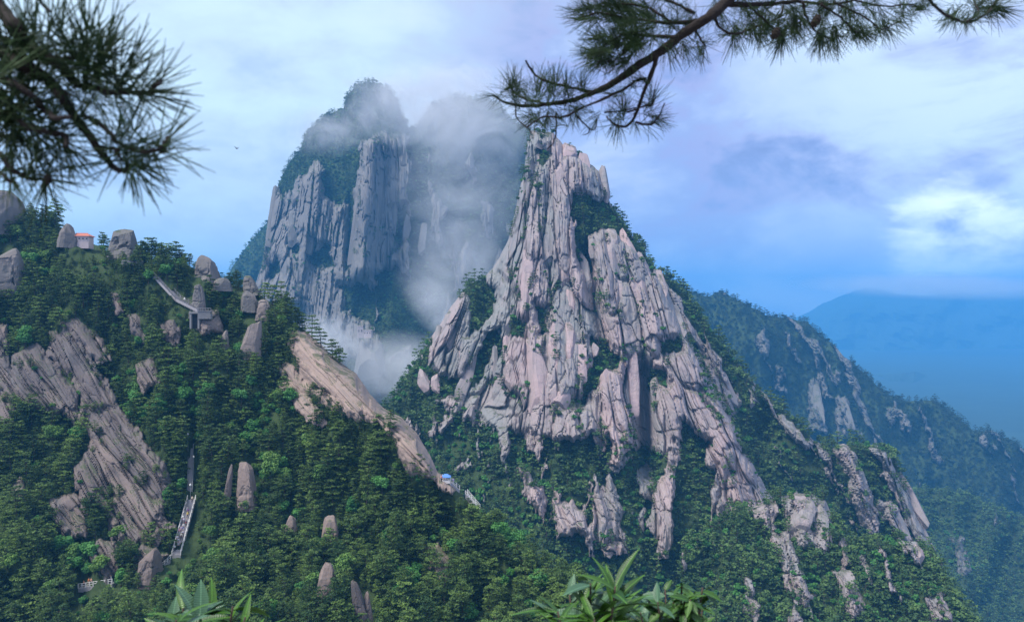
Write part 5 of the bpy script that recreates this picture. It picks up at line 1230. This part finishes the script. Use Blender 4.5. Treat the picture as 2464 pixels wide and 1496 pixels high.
TUFT_L = [(1105, 690, 1, .15, .03, 1.15, 3), (1190, 600, .7, -.7, .03, 1.0, 2), (960, 500, .7, -.7, .02, 1.05, 3), (1080, 620, .3, -1, .02, 1.0, 2), (810, 340, .3, -1, .0, 1.1, 4), (740, 440, .3, -.9, 0, 1.1, 4), (650, 240, .0, -1, 0, 1.1, 4), (590, 300, -.1, -1, 0, 1.1, 3), (380, 210, .05, -1, 0, 1.1, 3), (250, 230, .0, -1, 0, 1.1, 3), (180, 200, -.1, -1, 0, 1., 2), (460, 200, .1, -1, 0, .9, 2), (900, 520, .6, -.6, .02, 1., 2),
 (1000, 980, .3, -1, -.02, .95, 3), (1260, 1010, .5, -.9, -.02, .9, 2), (1205, 1110, .9, .3, -.02, 1.1, 2), (1000, 1240, .9, .25, .04, 1.1, 3), (1020, 1260, .6, .8, .04, 1.1, 2), (960, 1260, -.1, 1, .04, .9, 2), (1100, 1180, .7, -.6, .02, .8, 2), (880, 960, .1, -1, 0, .8, 1), (640, 800, .3, -1, 0, .7, 1), (420, 860, .1, -1, 0, .9, 2), (520, 930, .5, -.6, 0, .9, 2),
 (355, 1340, .9, .3, 0, 1.1, 2), (345, 1350, -.1, 1, 0, 1.1, 2), (110, 1362, .5, .6, 0, .9, 2), (490, 1090, .2, 1, 0, 1.1, 2), (530, 1110, .8, .7, 0, 1., 2), (250, 1150, .3, 1, 0, 1.1, 3), (100, 1150, .2, 1, 0, 1.1, 3), (60, 760, -.3, -.3, 0, 1.2, 4), (160, 640, .3, -.6, 0, 1.2, 4), (60, 520, .1, -.8, 0, 1.2, 4), (120, 900, .3, .3, 0, 1.2, 4), (260, 980, .3, .5, 0, 1.1, 3), (200, 780, .2, -.3, 0, 1.1, 3), (360, 560, .4, -.4, 0, 1.1, 3), (520, 500, .3, -.7, 0, 1.1, 3), (30, 350, .1, -.8, 0, 1.2, 4), (90, 1030, .0, .8, 0, 1.1, 3), (700, 700, .5, .8, 0, 1., 2), (850, 700, .3, 1, 0, .9, 2), (640, 600, .2, -.8, 0, 1., 2)]
LB = P(-500, -200, 1.2)
lb_ = branch('blurred dark pine branch hanging above the spur crest, with red-brown buds', LB, LIMBS_L, TUFT_L, cl, 1.12, 72, 1.3, TUFTS_L, 0.46)
# buds and cones
def cone(root, base, px, py, Y, L, name='pine_cone'):
    c = P(px, py, Y) - base
    bm = bmesh.new(); bmesh.ops.create_uvsphere(bm, u_segments=14, v_segments=12, radius=1.0)
    for v in bm.verts:
        k = 1 + 0.14 * math.sin(v.co.z * 14 + math.atan2(v.co.y, v.co.x) * 3); v.co = Vector((v.co.x * k * .36 * L, v.co.y * k * .36 * L, v.co.z * .55 * L))
    me = bpy.data.meshes.new(name); bm.to_mesh(me); bm.free(); me.materials.append(M['cone'])
    o = link(name, me, root, c); o.rotation_euler = (0.5, 0.4, 0)
for (x, y, L) in ((1540, 95, .032), (1360, 150, .03)): cone(rb, RB, *cr(x, y), 1.98, L)
for (x, y, L) in ((355, 1335, .016), (1215, 1110, .014), (870, 1130, .012)): cone(lb_, LB, *cl(x, y), 1.11, L, 'bud')

# ------------------------------------------------------------------ broad-leaved shrubs at the foot of the view
def leaf_mesh(name, L, W, fold, curl, mat, seed, n=9):
    V = []; Fc = []
    for i in range(n):
        t = i / (n - 1); w = W * (math.sin(math.pi * min(1, t ** 0.8 * 0.98 + 0.015)) ** 0.9) / 2
        z = -curl * L * t * t
        V += [(-w, L * t, z + fold * w), (0, L * t, z), (w, L * t, z + fold * w)]
    for i in range(n - 1):
        a = i * 3
        Fc += [[a, a + 1, a + 4, a + 3], [a + 1, a + 2, a + 5, a + 4]]
    m = len(V); V += [(x, y, z - 0.0006) for (x, y, z) in V]; Fc += [[q + m for q in f[::-1]] for f in Fc]
    return mesh_np(name, np.array(V), np.array(Fc), mat, True)
LEAVES = [leaf_mesh('leaf', .12, .025, .35, .25, M['leaf'], 1), leaf_mesh('leaf', .13, .021, .3, .45, M['leaf'], 2), leaf_mesh('leaf', .10, .034, .25, .15, M['leaf_pale'], 3), leaf_mesh('leaf', .08, .034, .3, .2, M['leaf'], 4)]
def shrub(label, base, Y, stems, name='leafy_shrub', seed=0, ls=1.0, lift=0.0):
    r_ = random.Random(seed); root = empty(name, base); tag(root, label, 'shrub')
    stems = stems + [(px + r_.uniform(-34, 34), py + r_.uniform(12, 46), k_, n_, sp_, s_ * r_.uniform(.75, 1.0)) for (px, py, k_, n_, sp_, s_) in stems]
    for (px, py, kinds, nl, spread, s) in stems:
        py -= lift; tip = P(px, py, Y + r_.uniform(-.25, .25)) - base
        st_ = smooth_pts([(r_.uniform(-.15, .15), 0, 0.0), (tip.x * .45, tip.y * .5, tip.z * .55), (tip.x, tip.y, tip.z)], 5)
        MB().tube(st_, [.009 - .006 * i / (len(st_) - 1) for i in range(len(st_))], 6).build('stem', M['bark'], root, True)
        for i in range(int(nl * 1.7)):
            a = i * 2.4 + r_.random(); el = r_.uniform(-0.25, 1.0) if spread < 2 else r_.uniform(-.6, .8)
            d = Vector((math.cos(a) * math.cos(el), math.sin(a) * math.cos(el), math.sin(el)))
            k = r_.choice(kinds)
            o = link('leaf', LEAVES[k], root, Vector(st_[-1]) - (Vector(st_[-1]) - Vector(st_[-4])).normalized() * (r_.random() * .16 * s))
            q = d.to_track_quat('Y', 'Z'); o.rotation_euler = q.to_euler(); o.rotation_euler.rotate_axis('Y', r_.uniform(-.6, .6))
            k2 = s * ls * r_.uniform(.55, 1.0); o.scale = (k2, k2, k2)
    return root
shrub('pale green whorled shrub with long leaves beside the lower pines', P(490, 1496, 2.6) + Vector((0, 0, -.75)), 2.6,
      [(505, 1462, (2, 2, 0), 9, 1, 1.15), (440, 1478, (0, 1, 2), 10, 1, 1.0), (560, 1474, (0, 1), 11, 1, 1.05), (400, 1505, (0, 2), 9, 1, 1.), (500, 1500, (0, 1), 10, 1, 1.), (590, 1500, (1, 0), 8, 1, .9)], seed=1, ls=1.45, lift=16)
shrub('lanceolate-leaved shrub with big fanned whorl below the granite cone', P(1430, 1496, 2.6) + Vector((0, 0, -.75)), 2.6,
      [(1420, 1412, (0, 2, 2), 11, 1, 1.15), (1370, 1440, (0, 1, 2), 11, 1, 1.1), (1480, 1420, (0, 1), 13, 1, 1.1), (1400, 1475, (0, 1), 12, 1, 1.1), (1455, 1470, (0, 1), 12, 1, 1.), (1350, 1490, (0, 1), 9, 1, 1.), (1500, 1490, (0, 3), 9, 1, 1.), (1430, 1500, (0, 1), 12, 1, 1.)], seed=2, ls=1.25, lift=10)
shrub('small-leaved bright green shrub next to the fanned whorl', P(1620, 1496, 2.8) + Vector((0, 0, -.75)), 2.8,
      [(1600, 1425, (3, 2), 10, 2, 1.0), (1640, 1412, (3, 3, 0), 12, 2, .95), (1690, 1420, (3,), 10, 2, .8), (1560, 1440, (3, 0, 2), 10, 2, 1.05), (1620, 1455, (3,), 14, 2, .9), (1660, 1450, (3,), 14, 2, .85), (1590, 1470, (3,), 13, 2, .9), (1640, 1485, (3,), 14, 2, .9), (1540, 1480, (3, 2), 11, 2, 1.), (1690, 1470, (3,), 11, 2, .8), (1600, 1500, (3,), 12, 2, .9)], seed=3, ls=1.2, lift=8)

# ------------------------------------------------------------------ drifting cloud round the peak
def mist_mat(name, dens, col=(0.93, 0.945, 0.97), lo=0.42, hi=0.62, scale=0.022, seed=0.0):
    m, nt, out = newmat(name)
    tcn = nd(nt, 'ShaderNodeTexCoord'); geo = nd(nt, 'ShaderNodeNewGeometry')
    ln = nd(nt, 'ShaderNodeVectorMath', operation='LENGTH'); lk(nt, tcn.outputs['Object'], ln.inputs[0])
    fall = maprange(nt, ln.outputs['Value'], 1.0, 0.1)
    mp = nd(nt, 'ShaderNodeVectorMath', operation='ADD'); lk(nt, geo.outputs['Position'], mp.inputs[0]); mp.inputs[1].default_value = (seed * 31.7, seed * 17.3, seed * 53.1)
    n = noise(nt, mp.outputs[0], scale, 8, 0.66, 1.4)
    d = mth(nt, 'MULTIPLY', mth(nt, 'MULTIPLY', maprange(nt, n, lo, hi), fall), dens)
    pv = nd(nt, 'ShaderNodeVolumePrincipled')
    pv.inputs['Color'].default_value = (*col, 1); lk(nt, d, pv.inputs['Density']); pv.inputs['Anisotropy'].default_value = 0.0
    lk(nt, pv.outputs[0], out.inputs['Volume'])
    return m
def puff(px, py, Y, w, h, d, dens, tilt=0.0, lo=0.40, hi=0.62, seed=0, scale=0.022, label=None, step=1.0):
    bm = bmesh.new(); bmesh.ops.create_icosphere(bm, subdivisions=3, radius=1.0)
    me = bpy.data.meshes.new('mist'); bm.to_mesh(me); bm.free()
    m = mist_mat('mist_%d' % seed, dens, lo=lo, hi=hi, seed=seed, scale=scale)
    m.cycles.volume_step_rate = step
    me.materials.append(m)
    o = link('mist', me, None, P(px, py, Y)); o.scale = (w / FL * Y, d, h / FL * Y); o.rotation_euler = (0, R(tilt), 0)
    tag(o, label, 'mist', kind='stuff')
    return o
MIST = [ # px, py, Y, half width, half height (survey units), half depth m, density, tilt, lo, hi, scale, label
 (1000, 255, 850, 150, 130, 40, 0.040, 0, .33, .64, .020, 'pale cloud filling the gap between the two summits'),
 (820, 305, 820, 170, 80, 30, 0.036, -12, .36, .66, .026, 'thin cloud across the left summit flank'),
 (905, 225, 830, 110, 80, 34, 0.020, 0, .34, .64, .030, 'light veil softening the tree-capped left summit'),
 (1130, 300, 800, 230, 150, 45, 0.034, 0, .30, .64, .018, 'broad grey cloud veiling the right summit'),
 (1110, 480, 760, 220, 190, 40, 0.018, 10, .32, .68, .020, 'cloud drifting across the middle of the peak'),
 (1100, 640, 715, 170, 170, 40, 0.020, 25, .32, .66, .022, 'cloud bank beside the granite cone'),
 (1060, 745, 690, 150, 70, 36, 0.030, 44, .32, .62, .024, 'slanting cloud sinking into the gorge'),
 (960, 890, 650, 180, 110, 40, 0.036, 0, .30, .60, .024, 'white mist filling the gorge'),
 (790, 820, 660, 120, 80, 36, 0.044, 10, .32, .60, .028, 'white mist behind the bare granite spine'),
 (1110, 190, 860, 180, 60, 50, 0.026, 0, .34, .64, .022, 'pinkish cloud cap above the right summit')]
MIST += [(2260, 690, 5600, 380, 36, 600, 0.0042, 2, .30, .56, .0026, 'low cloud base resting on the distant blue mountain'), (2180, 945, 3300, 120, 18, 200, 0.0034, 6, .40, .62, .006, 'small white cloud wisp in the far valley'), (2440, 1000, 3200, 110, 26, 200, 0.0036, 12, .38, .60, .006, 'second cloud wisp beside the dark ridge end')]
for i, (px, py, Y, w, h, d, de, ti, lo, hi, s, lb) in enumerate(MIST):
    puff(px, py, Y, w, h, d, de * 1.25, ti, lo, hi, i + 1, s, lb)

# ------------------------------------------------------------------ the air itself
m, nt, out = newmat('haze_air')
pv = nd(nt, 'ShaderNodeVolumePrincipled'); pv.inputs['Color'].default_value = (0.12, 0.50, 1.0, 1); pv.inputs['Density'].default_value = 0.00023
pv.inputs['Anisotropy'].default_value = 0.0
lk(nt, pv.outputs[0], out.inputs['Volume'])
hz = MB().box((0, 4430, 34), (14200, 8960, 764)); tag(hz.build('haze', m), 'blue haze in the air between the ridges', 'haze', kind='stuff')
